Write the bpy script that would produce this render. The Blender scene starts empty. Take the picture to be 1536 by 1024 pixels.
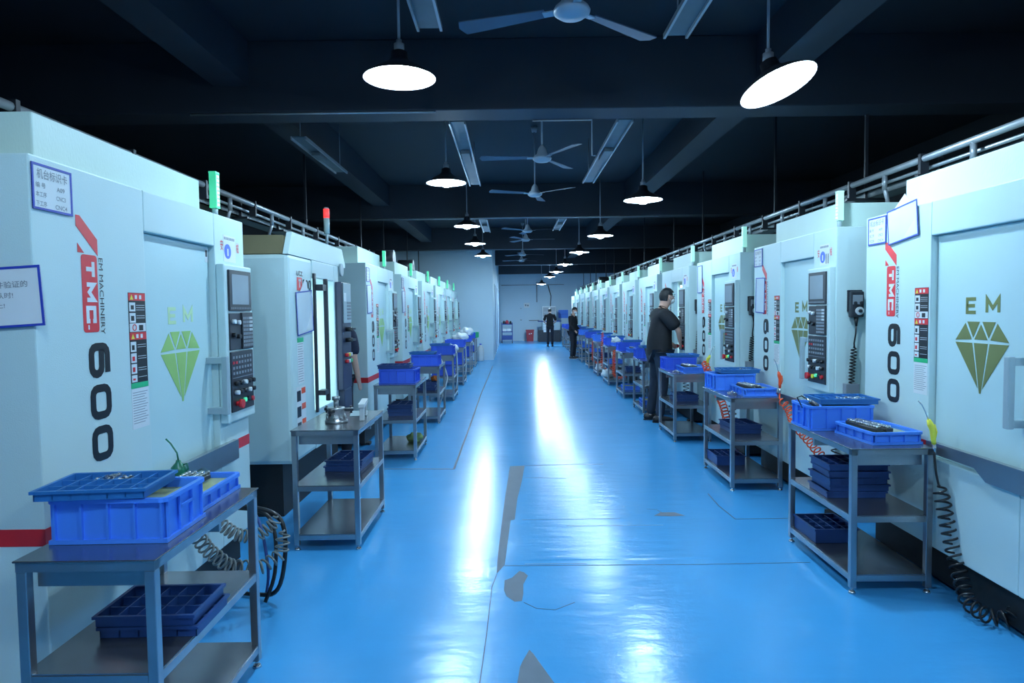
import bpy, bmesh, math, random
from mathutils import Vector, Matrix, Euler
random.seed(7)
PI = math.pi
C = bpy.context.scene.collection
sc = bpy.context.scene
R = math.radians

# ------------------------------------------------------------------ camera
CAMH, F = 1.52, 1000.0
PITCH, ROLL, YAW = math.atan(47 / F), R(0.72), 0.0
cam_d = bpy.data.cameras.new('camera'); cam = bpy.data.objects.new('camera', cam_d); C.objects.link(cam)
cam_d.sensor_width = 36; cam_d.lens = F / 1536 * 36; cam_d.clip_start = 0.05; cam_d.clip_end = 120
CM = (Matrix.Translation((0, 0, CAMH)) @ Euler((PI / 2 - PITCH, 0, YAW)).to_matrix().to_4x4() @ Matrix.Rotation(-ROLL, 4, 'Z'))
cam.matrix_world = CM
sc.camera = cam

def floor_point(px, py, h=0.0):
    d = CM.to_3x3() @ Vector(((px - 768) / F, (512 - py) / F, -1))
    t = (h - CAMH) / d.z
    return Vector((d.x * t, d.y * t, h))

# ------------------------------------------------------------------ materials
MATS = {}
def mat(name, col, rough=.5, metal=0.0, noise=0.0, nscale=8.0, bump=0.0, bscale=40.0, emit=None, estr=0.0, trans=0.0, coat=0.0, stretch=None, alpha=1.0, spec=None):
    if name in MATS: return MATS[name]
    m = bpy.data.materials.new(name); m.use_nodes = True
    nt = m.node_tree; b = nt.nodes['Principled BSDF']
    b.inputs['Base Color'].default_value = (*col, 1)
    b.inputs['Roughness'].default_value = rough
    b.inputs['Metallic'].default_value = metal
    if coat: b.inputs['Coat Weight'].default_value = coat; b.inputs['Coat Roughness'].default_value = .08
    if trans: b.inputs['Transmission Weight'].default_value = trans
    if alpha < 1: b.inputs['Alpha'].default_value = alpha
    if spec is not None: b.inputs['Specular IOR Level'].default_value = spec
    if emit: b.inputs['Emission Color'].default_value = (*emit, 1); b.inputs['Emission Strength'].default_value = estr
    if noise or bump:
        tc = nt.nodes.new('ShaderNodeTexCoord'); mp = nt.nodes.new('ShaderNodeMapping')
        nt.links.new(tc.outputs['Object'], mp.inputs['Vector'])
        if stretch: mp.inputs['Scale'].default_value = stretch
    if noise:
        n = nt.nodes.new('ShaderNodeTexNoise'); n.inputs['Scale'].default_value = nscale; n.inputs['Detail'].default_value = 5
        nt.links.new(mp.outputs['Vector'], n.inputs['Vector'])
        mx = nt.nodes.new('ShaderNodeMix'); mx.data_type = 'RGBA'
        mx.inputs['A'].default_value = (*[c * (1 - noise) for c in col], 1)
        mx.inputs['B'].default_value = (*[min(1, c * (1 + noise)) for c in col], 1)
        nt.links.new(n.outputs['Fac'], mx.inputs['Factor']); nt.links.new(mx.outputs['Result'], b.inputs['Base Color'])
    if bump:
        n2 = nt.nodes.new('ShaderNodeTexNoise'); n2.inputs['Scale'].default_value = bscale; n2.inputs['Detail'].default_value = 3
        nt.links.new(mp.outputs['Vector'], n2.inputs['Vector'])
        bp = nt.nodes.new('ShaderNodeBump'); bp.inputs['Strength'].default_value = bump; bp.inputs['Distance'].default_value = .01
        nt.links.new(n2.outputs['Fac'], bp.inputs['Height']); nt.links.new(bp.outputs['Normal'], b.inputs['Normal'])
    MATS[name] = m
    return m
M_WHITE = mat('machine_paint', (.58, .74, .74), .42, noise=.03, nscale=3, bump=.12, bscale=220)
M_COVER = mat('cover_paint', (.60, .77, .72), .5, noise=.06, nscale=2.5, bump=.1, bscale=150, stretch=(1, 1, .35))
M_DOOR = mat('door_paint', (.55, .74, .75), .4, noise=.03, nscale=3, bump=.05, bscale=160)
M_DARK = mat('dark_plastic', (.022, .026, .035), .4, noise=.2)
M_BLACK = mat('black_base', (.006, .007, .009), .6, noise=.2)
M_RED = mat('red_paint', (.62, .02, .03), .4)
M_BRAND = mat('red_vinyl', (.75, .03, .04), .35, noise=.12, nscale=30)
M_INK = mat('black_vinyl', (.01, .011, .014), .35)
M_GOLD = mat('olive_foil', (.30, .32, .12), .3, metal=.55, noise=.12, nscale=5)
M_FOILREFL = mat('foil_green_reflection', (.42, .68, .20), .32, metal=.25, noise=.15, nscale=5)  # same gold foil in the left row, its green reflection put into the colour
M_PALEFOIL = mat('pale_green_foil', (.62, .82, .48), .35, metal=.1)
M_PAPER = mat('paper', (.74, .78, .80), .55, noise=.03)
M_PLASTICFILM = mat('clear_film', (.66, .74, .80), .3, noise=.1, nscale=6, bump=.3, bscale=8)
M_BLUEFRAME = mat('blue_frame', (.03, .06, .42), .35)
M_GREY = mat('grey_plastic', (.34, .44, .48), .45)
M_SCREEN = mat('screen_glass', (.30, .34, .38), .15, noise=.08, nscale=6)
M_KEY = mat('grey_keys', (.22, .25, .28), .5)
M_KEYL = mat('pale_keys', (.6, .64, .66), .5)
M_STEEL = mat('brushed_steel', (.38, .40, .42), .3, metal=.9, noise=.12, nscale=5, bump=.05, bscale=60, stretch=(1, 1, 1))
M_SHELF = mat('worn_steel_sheet', (.26, .27, .29), .24, metal=.85, noise=.3, nscale=4, bump=.06, bscale=12)
M_BRIGHT = mat('bright_steel', (.68, .70, .72), .22, metal=.95)
M_CRATE = mat('blue_crate_plastic', (.06, .24, .86), .38, noise=.05)
M_CRATE2 = mat('deep_blue_crate_plastic', (.035, .12, .72), .4, noise=.05)
M_TRAY = mat('tray_plastic', (.02, .15, .42), .42, noise=.1)
M_TRAYD = mat('dark_tray_plastic', (.012, .05, .19), .42, noise=.1)
M_GREENC = mat('green_crate_plastic', (.02, .50, .20), .4)
M_FLUID = mat('cutting_fluid', (.48, .52, .25), .15, noise=.2, nscale=10)
M_ORANGE = mat('orange_hose', (.9, .09, .02), .35)
M_HOSE = mat('black_hose', (.012, .013, .016), .35)
M_GHOSE = mat('grey_hose', (.20, .21, .20), .35)
M_YELLOW = mat('yellow_plastic', (.80, .72, .06), .4)
M_GREENP = mat('green_enamel', (.01, .16, .09), .3)
M_BAG = mat('white_bag', (.7, .75, .78), .35, noise=.08, bump=.5, bscale=12)
M_CLOTH = mat('black_cloth', (.006, .007, .010), .9, noise=.25, nscale=20, bump=.3, bscale=18)
M_NAVY = mat('navy_cloth', (.012, .018, .045), .9, noise=.2, nscale=20, bump=.3, bscale=18)
M_JEANS = mat('dark_denim', (.016, .026, .045), .9, noise=.35, nscale=9, bump=.3, bscale=20)
M_TROUSERS = mat('dark_trousers', (.012, .015, .025), .9, noise=.2, bump=.3, bscale=20)
M_SKIN = mat('skin', (.62, .36, .27), .5, noise=.06, nscale=12)
M_HAIR = mat('black_hair', (.008, .008, .010), .55, noise=.4, nscale=60, bump=.5, bscale=120)
M_MASK = mat('mask_cloth', (.72, .78, .82), .7)
M_SHOE = mat('black_shoe', (.012, .012, .015), .4)
M_SOLE = mat('grey_sole', (.35, .36, .38), .6)
M_EYE = mat('dark_eye', (.01, .01, .01), .3)
M_CEIL = mat('dark_ceiling_paint', (.015, .020, .030), .7, noise=.15, nscale=2)
M_BEAM = mat('dark_beam_paint', (.022, .030, .045), .6, noise=.12, nscale=2)
M_GALV = mat('galvanised_pipe', (.40, .44, .48), .35, metal=.5, noise=.25, nscale=6)
M_ROD = mat('grey_rod', (.30, .34, .40), .5)
M_FIX = mat('fixture_metal', (.11, .15, .17), .5, noise=.25, nscale=6)
M_SHADE = mat('black_shade', (.012, .015, .022), .4)
M_SHADEIN = mat('white_shade_lining', (.9, .92, .95), .5)
LCOL = (.50, .80, 1.0)
M_BULB = mat('lit_bulb', (1, 1, 1), .5, emit=(.52, .76, .95), estr=285)
M_BULBR = mat('lit_bulb_dim', (1, 1, 1), .5, emit=(.52, .76, .95), estr=200)  # same bulb with weaker emission, keeps the right row from overexposing
M_BULBF = mat('lit_bulb_strong', (1, 1, 1), .5, emit=(.52, .76, .95), estr=900)
M_TUBE = mat('lit_tube', (1, 1, 1), .5, emit=(.70, .92, 1.0), estr=1.6)
M_GLED = mat('lit_green', (.15, .7, .4), .4, emit=(.05, 1, .45), estr=.16)
M_GLEDP = mat('lit_pale_green', (.6, .8, .7), .4, emit=(.5, .95, .9), estr=.28)
M_RLED = mat('lit_red', (.9, .05, .05), .4, emit=(1, .05, .05), estr=.6)
M_LENS = mat('tower_plastic', (.45, .62, .60), .25)
M_ETUBE = mat('olive_interior', (.28, .30, .06), .4, noise=.1)
M_WALL = mat('white_wall_paint', (.56, .72, .82), .6, noise=.04, nscale=1.5)
M_TAN = mat('tan_oil_stained_paint', (.20, .17, .09), .6, noise=.2, nscale=4)
M_REDBIN = mat('red_bin_plastic', (.40, .03, .05), .5)
M_NAVYSTEEL = mat('navy_panel_steel', (.03, .04, .075), .4)
M_BLUESTEEL = mat('dark_blue_steel', (.03, .07, .25), .5)
M_FAN = mat('fan_enamel', (.30, .38, .46), .4)
M_BLADE = mat('fan_blade_enamel', (.07, .10, .15), .5)

# ------------------------------------------------------------------ mesh builder
class MB:
    def __init__(s): s.bm = bmesh.new(); s.mats = []
    def _m(s, m):
        if m is None: return 0
        if m not in s.mats: s.mats.append(m)
        return s.mats.index(m)
    def _set(s, faces, m, smooth=False):
        i = s._m(m)
        for f in faces: f.material_index = i; f.smooth = smooth
    def box(s, x0, y0, z0, x1, y1, z1, m=None, bev=0.0, M=None):
        t = bmesh.new()
        bmesh.ops.create_cube(t, size=1)
        for v in t.verts: v.co = Vector(((x0 + x1) / 2 + v.co.x * (x1 - x0), (y0 + y1) / 2 + v.co.y * (y1 - y0), (z0 + z1) / 2 + v.co.z * (z1 - z0)))
        if bev: bmesh.ops.bevel(t, geom=t.edges[:], offset=bev, segments=1 if bev < .004 else 2, affect='EDGES', profile=.6)
        s._merge(t, m, M); return s
    def _merge(s, t, m, M=None, smooth=False):
        if M is not None: bmesh.ops.transform(t, matrix=M, verts=t.verts[:])
        i = s._m(m); d = {}
        for v in t.verts: d[v] = s.bm.verts.new(v.co)
        for f in t.faces:
            try: nf = s.bm.faces.new([d[v] for v in f.verts])
            except ValueError: continue
            nf.material_index = i; nf.smooth = smooth
        t.free()
    def mesh(s, me, m, M=None):
        t = bmesh.new(); t.from_mesh(me); s._merge(t, m, M); return s
    def cyl(s, p0, p1, r0, m=None, r1=None, n=12, caps=True, smooth=True):
        p0, p1 = Vector(p0), Vector(p1); r1 = r0 if r1 is None else r1
        ax = (p1 - p0).normalized(); q = ax.to_track_quat('Z', 'Y').to_matrix()
        rings = []
        for p, r in ((p0, r0), (p1, r1)):
            rings.append([s.bm.verts.new(p + q @ Vector((math.cos(a) * r, math.sin(a) * r, 0))) for a in (2 * PI * k / n for k in range(n))])
        fs = [s.bm.faces.new((rings[0][k], rings[0][(k + 1) % n], rings[1][(k + 1) % n], rings[1][k])) for k in range(n)]
        s._set(fs, m, smooth)
        if caps: s._set([s.bm.faces.new(rings[0][::-1]), s.bm.faces.new(rings[1])], m)
        return s
    def lathe(s, prof, m=None, n=24, M=None, cap=False):
        M = M or Matrix.Identity(4); rings = []
        for r, z in prof:
            rings.append([s.bm.verts.new(M @ Vector((math.cos(2 * PI * k / n) * r, math.sin(2 * PI * k / n) * r, z))) for k in range(n)])
        fs = []
        for a, b in zip(rings, rings[1:]):
            fs += [s.bm.faces.new((a[k], a[(k + 1) % n], b[(k + 1) % n], b[k])) for k in range(n)]
        s._set(fs, m, True)
        if cap: s._set([s.bm.faces.new(rings[0][::-1]), s.bm.faces.new(rings[-1])], m)
        return s
    def tube(s, pts, r, m=None, n=6, closed=False):
        pts = [Vector(p) for p in pts]; rings = []; N = len(pts)
        up = None
        for i, p in enumerate(pts):
            d = (pts[min(i + 1, N - 1)] - pts[max(i - 1, 0)]).normalized()
            if up is None: up = d.orthogonal().normalized()
            up = (up - d * up.dot(d)).normalized(); w = d.cross(up)
            rr = r[i] if isinstance(r, (list, tuple)) else r
            rings.append([s.bm.verts.new(p + (up * math.cos(2 * PI * k / n) + w * math.sin(2 * PI * k / n)) * rr) for k in range(n)])
        fs = []
        for a, b in zip(rings, rings[1:]):
            fs += [s.bm.faces.new((a[k], a[(k + 1) % n], b[(k + 1) % n], b[k])) for k in range(n)]
        s._set(fs, m, True)
        s._set([s.bm.faces.new(rings[0][::-1]), s.bm.faces.new(rings[-1])], m)
        return s
    def prism(s, poly, t0, t1, m=None, f=None):
        """poly of (a,b); f maps (a,b,t) to a point"""
        f = f or (lambda a, b, t: Vector((a, b, t)))
        lo = [s.bm.verts.new(f(a, b, t0)) for a, b in poly]; hi = [s.bm.verts.new(f(a, b, t1)) for a, b in poly]
        n = len(poly); fs = [s.bm.faces.new(lo[::-1]), s.bm.faces.new(hi)]
        fs += [s.bm.faces.new((lo[k], lo[(k + 1) % n], hi[(k + 1) % n], hi[k])) for k in range(n)]
        s._set(fs, m); return s
    def sph(s, c, r, m=None, n=12, sc3=(1, 1, 1)):
        t = bmesh.new(); bmesh.ops.create_uvsphere(t, u_segments=n, v_segments=max(6, n * 2 // 3), radius=r)
        for v in t.verts: v.co = Vector(c) + Vector((v.co.x * sc3[0], v.co.y * sc3[1], v.co.z * sc3[2]))
        s._merge(t, m, None, True); return s
    def ribbon(s, pts, w, f, t0, t1, m=None, closed=False):
        """flat stroke of width w along 2-D pts, extruded t0..t1"""
        P = [Vector(p) for p in pts]; N = len(P); L = []; Rr = []
        for i in range(N):
            a = P[(i - 1) % N] if closed or i > 0 else None; b = P[(i + 1) % N] if closed or i < N - 1 else None
            d1 = (P[i] - a).normalized() if a is not None else None; d2 = (b - P[i]).normalized() if b is not None else None
            d1 = d1 or d2; d2 = d2 or d1
            n1 = Vector((-d1.y, d1.x)); n2 = Vector((-d2.y, d2.x)); nn = (n1 + n2)
            nn = nn / max(.5, nn.length_squared) * 2 if nn.length > 1e-6 else n1
            L.append(P[i] + nn * w / 2); Rr.append(P[i] - nn * w / 2)
        top = [(s.bm.verts.new(f(l.x, l.y, t1)), s.bm.verts.new(f(r.x, r.y, t1))) for l, r in zip(L, Rr)]
        bot = [(s.bm.verts.new(f(l.x, l.y, t0)), s.bm.verts.new(f(r.x, r.y, t0))) for l, r in zip(L, Rr)]
        fs = []
        for i in range(N if closed else N - 1):
            j = (i + 1) % N
            fs.append(s.bm.faces.new((top[i][0], top[i][1], top[j][1], top[j][0])))
            fs.append(s.bm.faces.new((bot[i][0], bot[j][0], bot[j][1], bot[i][1])))
            fs.append(s.bm.faces.new((top[i][0], top[j][0], bot[j][0], bot[i][0])))
            fs.append(s.bm.faces.new((top[i][1], bot[i][1], bot[j][1], top[j][1])))
        if not closed:
            for i in (0, N - 1): fs.append(s.bm.faces.new((top[i][0], bot[i][0], bot[i][1], top[i][1])))
        s._set(fs, m); return s
    def build(s, name, m=None, parent=None, loc=None, rotz=0):
        bmesh.ops.recalc_face_normals(s.bm, faces=s.bm.faces[:])
        me = bpy.data.meshes.new(name)
        s.bm.to_mesh(me); s.bm.free()
        if m is not None and not (s.mats and s.mats[0] is not None and len(s.mats)): me.materials.append(m)
        for k in s.mats: me.materials.append(k)
        if m is not None and s.mats: pass
        o = bpy.data.objects.new(name, me); C.objects.link(o)
        if parent is not None: o.parent = parent
        if loc is not None: o.location = loc
        o.rotation_euler.z = rotz
        return o

def tag(o, label, cat, group=None, kind=None):
    if label: o['label'] = label
    if cat: o['category'] = cat
    if group: o['group'] = group
    if kind: o['kind'] = kind
    return o
def thing(name, label, cat, loc=(0, 0, 0), rotz=0, group=None):
    o = bpy.data.objects.new(name, None); o.empty_display_size = .1; C.objects.link(o)
    o.location = loc; o.rotation_euler = (0, 0, rotz)
    return tag(o, label, cat, group)
def struct(o): o['kind'] = 'structure'; return o
def dup(root, loc, rotz=0, label=None, group=None, scale=None):
    def cp(o, par):
        c = o.copy(); C.objects.link(c)
        if par is not None: c.parent = par
        for ch in list(o.children): cp(ch, c)
        return c
    r = cp(root, None); r.location = loc; r.rotation_euler = (0, 0, rotz)
    if scale: r.scale = scale
    if label: r['label'] = label
    if group: r['group'] = group
    return r

def text_mesh(body, offset=0.0, sx=1.0):
    cu = bpy.data.curves.new('t', 'FONT'); cu.body = body; cu.size = 1; cu.offset = offset; cu.resolution_u = 3
    cu.align_x = 'LEFT'
    o = bpy.data.objects.new('t', cu); C.objects.link(o)
    dg = bpy.context.evaluated_depsgraph_get(); dg.update()
    me = bpy.data.meshes.new_from_object(o.evaluated_get(dg))
    bpy.data.objects.remove(o); bpy.data.curves.remove(cu)
    return me
def fit_text(mb, body, f, a0, a1, b0, b1, t, m, offset=0.0):
    """places text so that reading direction spans a0..a1 and height b0..b1, f(a,b,t)->point"""
    me = text_mesh(body, offset)
    if not me.vertices: return
    xs = [v.co.x for v in me.vertices]; ys = [v.co.y for v in me.vertices]
    x0, x1, y0, y1 = min(xs), max(xs), min(ys), max(ys)
    for v in me.vertices:
        a = a0 + (v.co.x - x0) / (x1 - x0) * (a1 - a0); b = b0 + (v.co.y - y0) / (y1 - y0 + 1e-9) * (b1 - b0)
        v.co = f(a, b, t)
    mb.mesh(me, m); bpy.data.meshes.remove(me)

GL = {'T': [[(0, 1), (1, 1)], [(.5, 1), (.5, 0)]], 'M': [[(.02, 0), (.02, 1), (.5, .32), (.98, 1), (.98, 0)]], 'E': [[(1, 1), (0, 1), (0, 0), (1, 0)], [(0, .5), (.9, .5)]],
      'C': [[(1, .72), (1, 1), (0, 1), (0, 0), (1, 0), (1, .28)]], '.': [[(.0, .0), (.0, .16)]]}
def glyph(mb, ch, f, a0, a1, b0, b1, w, t0, t1, m):
    for st in GL[ch]:
        mb.ribbon([(a0 + w / 2 + x * (a1 - a0 - w), b0 + w / 2 + y * (b1 - b0 - w)) for x, y in st], w, f, t0, t1, m)
def rrect(x0, y0, x1, y1, r, n=4):
    out = []
    for cx, cy, a in ((x1 - r, y1 - r, 0), (x0 + r, y1 - r, 90), (x0 + r, y0 + r, 180), (x1 - r, y0 + r, 270)):
        for k in range(n + 1):
            t = R(a + 90 * k / n); out.append((cx + r * math.cos(t), cy + r * math.sin(t)))
    return out
ORD = ['nearest', 'second', 'third', 'fourth', 'fifth', 'sixth', 'seventh', 'eighth', 'ninth', 'tenth', 'eleventh', 'twelfth', 'thirteenth', 'fourteenth']
# ------------------------------------------------------------------ CNC machine
W = 1.72
FR = lambda a, b, t: Vector((a, -t, b))                 # on the front face: a = along, b = height, t = outwards
VT = lambda a, b, t: Vector((b, -t, a))                 # vertical text: reading direction goes down (a given as height), b along
def digit_pts(kind, s0, w, t0, h, r, n=3):
    """centre line in (reading, up)"""
    x0, x1, y0, y1 = s0, s0 + w, t0, t0 + h
    if kind == '0': return rrect(x0, y0, x1, y1, r, n), True
    ym = y0 + h * .62
    pts = [(x1 - .003, y1), (x0 + r, y1)]
    for k in range(1, n + 1): a = R(90 + 90 * k / n); pts.append((x0 + r + r * math.cos(a), y1 - r + r * math.sin(a)))
    for k in range(n + 1): a = R(180 + 90 * k / n); pts.append((x0 + r + r * math.cos(a), y0 + r + r * math.sin(a)))
    for k in range(n + 1): a = R(270 + 90 * k / n); pts.append((x1 - r + r * math.cos(a), y0 + r + r * math.sin(a)))
    for k in range(n + 1): a = R(90 * k / n); pts.append((x1 - r + r * math.cos(a), ym - r + r * math.sin(a)))
    pts.append((x0 + .01, ym))
    return pts, False

def diamond(mb, u0, u1, z0, z1, t, m):
    w, h = u1 - u0, z1 - z0; g = .27
    P = [[(0, g), (.20, .02), (.325, g - .02)], [(.235, 0), (.475, 0), (.355, g - .045)], [(.375, g - .02), (.50, .04), (.625, g - .02)],
         [(.525, 0), (.765, 0), (.645, g - .045)], [(.80, .02), (1, g), (.675, g - .02)],
         [(0, g + .03), (.335, g + .03), (.455, .93)], [(.37, g + .03), (.63, g + .03), (.515, 1.0), (.485, 1.0)], [(.665, g + .03), (1, g + .03), (.545, .93)]]
    for q in P: mb.prism([(u0 + a * w, z1 - b * h) for a, b in q], t, t + .0012, m, FR)

def make_machine(foil, letterfoil, door_open=False, led=None):
    t = thing('machining_center', None, None)
    b = MB()
    b.box(0, 0, .22, .668, .30, 2.07, bev=.006)                    # left front column
    b.box(.670, 0, 1.89, 1.338, .30, 2.07, bev=.006)               # header above the door
    b.box(1.340, 0, .22, W, .30, 2.07, bev=.006)                   # right column
    b.box(.670, 0, .22, 1.338, .30, .70, bev=.006)                 # apron
    if not door_open: b.box(.670, .06, .70, 1.338, .30, 1.89)
    b.box(.002, .30, .22, W - .002, 1.95, 2.06, bev=.006)
    b.build('body', M_WHITE, t)
    b = MB(); b.box(.20, .13, 2.06, 1.46, 1.5, 2.27, bev=.006); b.build('top_cover', M_COVER, t)
    b = MB(); b.box(.04, .06, .03, W - .04, 1.8, .22); b.box(.1, .02, 0, .2, .12, .03); b.box(W - .2, .02, 0, W - .1, .12, .03); b.build('base', M_BLACK, t)
    # door
    d = MB()
    if door_open:
        d.box(.672, .035, .702, .90, .058, 1.888, bev=.002)
        i = MB(); i.box(.90, .12, .74, 1.336, .14, 1.86, M_ETUBE); i.box(.91, .07, .76, .94, .12, 1.84, M_TUBE); i.build('lit_interior', None, t)
    else: d.box(.672, .035, .702, 1.336, .058, 1.888, bev=.002)
    d = d.build('door', M_DOOR, t)
    h = MB(); hx = 1.285 if not door_open else .86
    h.box(hx - .012, -.075, .97, hx + .022, -.045, 1.29, bev=.006); h.box(hx - .012, -.05, 1.25, hx + .022, .036, 1.285, bev=.004); h.box(hx - .012, -.05, .975, hx + .022, .036, 1.01, bev=.004)
    h.build('door_handle', M_GREY, d)
    if not door_open:
        g = MB(); diamond(g, .83, 1.205, 1.085, 1.435, -.0345, foil); g = g.build('diamond_emblem', None, d)
        g = MB(); glyph(g, 'E', FR, .905, .985, 1.472, 1.555, .017, -.0345, -.0333, letterfoil); g.build('letter', None, d); g = MB(); glyph(g, 'M', FR, 1.045, 1.145, 1.472, 1.555, .017, -.0345, -.0333, letterfoil); g.build('letter', None, d)
    # vertical name on the left column
    g = MB(); r = .022
    for k, ch in enumerate('600'):
        pts, cl = digit_pts(ch, .018 + k * .163, .106, .02, .096, .028)
        g.ribbon([(1.415 - s, .26 + u) for s, u in pts], .031, VT, .0006, .0018, M_INK, cl)
    g.build('model_number', None, t)
    g = MB()
    g.prism(rrect(1.455, .243, 1.752, .335, .014), .0004, .0014, M_BRAND, VT)
    VTt = lambda a, bb, tt: VT(1.735 - a, bb, tt)
    for ch, a0, a1 in (('T', 0, .075), ('M', .087, .165), ('C', .178, .245), ('.', .252, .268)): glyph(g, ch, VTt, a0, a1, .260, .318, .017, .0014, .0024, M_PAPER)
    g.prism([(.222, 1.896), (.244, 1.896), (.342, 1.815), (.342, 1.752), (.222, 1.855)], .0004, .0014, M_BRAND, FR)
    g.prism([(.226, 1.792), (.226, 1.757), (.262, 1.757)], .0004, .0014, M_BRAND, FR)
    g.build('brand_mark', None, t)
    g = MB(); fit_text(g, 'EM MACHINERY', lambda a, bb, tt: VT(1.745 - a, bb, tt), 0, .30, .345, .370, .0012, M_INK, .0); g.build('brand_lettering', None, t)
    # warning stickers
    g = MB(); x0, x1 = .53, .655
    g.box(x0, -.0012, 1.21, x1, -.0002, 1.615, M_INK)
    for zt in (1.613, 1.445):
        g.box(x0 + .002, -.0022, zt - .032, x1 - .002, -.0012, zt, M_BRAND)
        g.prism([(x0 + .010, zt - .028), (x0 + .034, zt - .028), (x0 + .022, zt - .006)], .0022, .003, M_YELLOW, FR)
        g.box(x0 + .046, -.003, zt - .025, x0 + .062, -.0022, zt - .008, M_PAPER); g.box(x0 + .078, -.003, zt - .025, x0 + .094, -.0022, zt - .008, M_PAPER)
    for z0, z1 in ((1.535, 1.573), (1.487, 1.528)): g.box(x0 + .005, -.0022, z0, x0 + .048, -.0012, z1, M_PAPER); g.box(x0 + .015, -.003, z0 + .008, x0 + .036, -.0022, z1 - .012, M_INK)
    g.box(x0 + .004, -.0022, 1.448, x1 - .004, -.0012, 1.484, M_PAPER)
    g.lathe([(.015, 0), (.015, .001), (.011, .001), (.011, 0)], M_BRAND, 14, Matrix.Translation((x0 + .035, -.0034, 1.466)) @ Matrix.Rotation(PI / 2, 4, 'X'))
    g.box(x0 + .07, -.003, 1.452, x0 + .10, -.0022, 1.476, M_INK)
    for z0, z1 in ((1.362, 1.405), (1.315, 1.356), (1.268, 1.31), (1.232, 1.262)): g.box(x0 + .005, -.0022, z0, x0 + .044, -.0012, z1, M_PAPER); g.box(x0 + .013, -.003, z0 + .008, x0 + .030, -.0022, z1 - .014, M_BRAND if z0 < 1.32 else M_INK)
    for z0 in (1.56, 1.55, 1.54, 1.515, 1.505, 1.39, 1.38, 1.34, 1.33, 1.29, 1.28, 1.25): g.box(x0 + .055, -.0018, z0, x1 - .008, -.0012, z0 + .0025, M_KEYL)
    g.box(x0, -.0022, 1.205, x1, -.0002, 1.228, M_GREENC)
    g.build('warning_sticker', None, t)
    g = MB(); g.box(x0, -.0012, 1.03, x1, -.0002, 1.203, M_PAPER)
    for k in range(13): g.box(x0 + .008, -.0018, 1.185 - k * .011, x1 - .008 - (k * 7 % 5) * .006, -.0012, 1.1875 - k * .011, M_KEY)
    g.build('notice_sticker', None, t)
    # red stripe and steel guard
    g = MB(); g.box(.0, -.0015, .725, .668, .0, .785); g.box(-.0015, -.0015, .725, 0, 1.9, .785); g.build('red_stripe', M_RED, t); g = MB(); g.box(1.50, -.0015, .725, W, .0, .785); g.build('red_stripe', M_RED, t)
    g = MB(); g.prism([(.70, .735), (.70, .795), (1.50, .795), (1.50, .685), (1.16, .685), (1.08, .735)], .0, .03, M_STEEL, FR); g.build('steel_guard', None, t)
    # control panel
    p = MB(); p.box(1.345, -.045, .91, 1.712, 0, 1.795, bev=.008); p = p.build('control_panel', M_WHITE, t)
    PG = p
    s_ = MB(); s_.box(1.375, -.056, 1.535, 1.672, -.045, 1.765, M_DARK, bev=.003); s_.box(1.405, -.058, 1.572, 1.63, -.0555, 1.742, M_SCREEN)
    for k in range(12): s_.box(1.39 + k * .0225, -.058, 1.545, 1.402 + k * .0225, -.056, 1.556, M_KEY)
    s_.build('screen', None, p)
    s_ = MB(); s_.box(1.375, -.052, 1.315, 1.52, -.045, 1.522, M_DARK, bev=.002); s_.box(1.523, -.060, 1.315, 1.672, -.045, 1.525, M_DARK, bev=.002)
    for i in range(6):
        for j in range(8): s_.box(1.533 + i * .0225, -.062, 1.328 + j * .0225, 1.549 + i * .0225, -.060, 1.343 + j * .0225, M_KEYL if (i > 3 and j > 3) else M_KEY)
    for (a, c) in ((1.41, 1.475), (1.47, 1.47), (1.41, 1.40), (1.47, 1.39)): s_.cyl((a, -.052, c), (a, -.072, c), .013, M_KEYL if c > 1.45 else M_INK, n=10)
    s_.build('keypad', None, p)
    s_ = MB(); s_.box(1.375, -.054, .965, 1.672, -.045, 1.305, M_DARK, bev=.002); s_.box(1.385, -.0555, 1.155, 1.662, -.054, 1.158, M_KEY)
    for i in range(7):
        for j in range(4): s_.box(1.392 + i * .038, -.0565, 1.175 + j * .03, 1.414 + i * .038, -.054, 1.19 + j * .03, M_RED if (j == 2 and i < 2) else M_KEY)
    for i in range(5):
        for j in range(2): s_.cyl((1.415 + i * .055, -.054, 1.075 + j * .05), (1.415 + i * .055, -.078, 1.075 + j * .05), .013, M_INK if (i + j) % 3 else M_KEYL, n=10)
    s_.build('button_board', None, p)
    s_ = MB(); s_.cyl((1.43, -.054, 1.01), (1.43, -.074, 1.01), .014, M_RED, n=12); s_.cyl((1.43, -.074, 1.01), (1.43, -.092, 1.01), .025, M_RED, n=16); s_.build('emergency_stop', None, p)
    s_ = MB(); s_.cyl((1.487, -.054, 1.01), (1.487, -.072, 1.01), .016, M_YELLOW, n=12); s_.cyl((1.53, -.054, 1.02), (1.53, -.068, 1.02), .013, M_GLED, n=12); s_.cyl((1.585, -.054, 1.02), (1.585, -.068, 1.02), .016, M_INK, n=12); s_.cyl((1.63, -.054, 1.015), (1.63, -.07, 1.015), .014, M_RED, n=12); s_.build('push_button', None, p)
    for c_ in p.children: c_.location.x += .008
    # stickers above panel
    g = MB(); g.box(1.45, -.0012, 1.815, 1.605, -.0002, 1.965, M_PAPER)
    g.cyl((1.50, -.0012, 1.875), (1.50, -.0024, 1.875), .042, M_CRATE2, n=20); g.box(1.492, -.003, 1.85, 1.508, -.0024, 1.89, M_PAPER)
    for k in range(7): g.box(1.458 + k * .02, -.0018, 1.94, 1.472 + k * .02, -.0012, 1.955, M_KEY)
    g.build('number_sticker', None, t)
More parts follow.
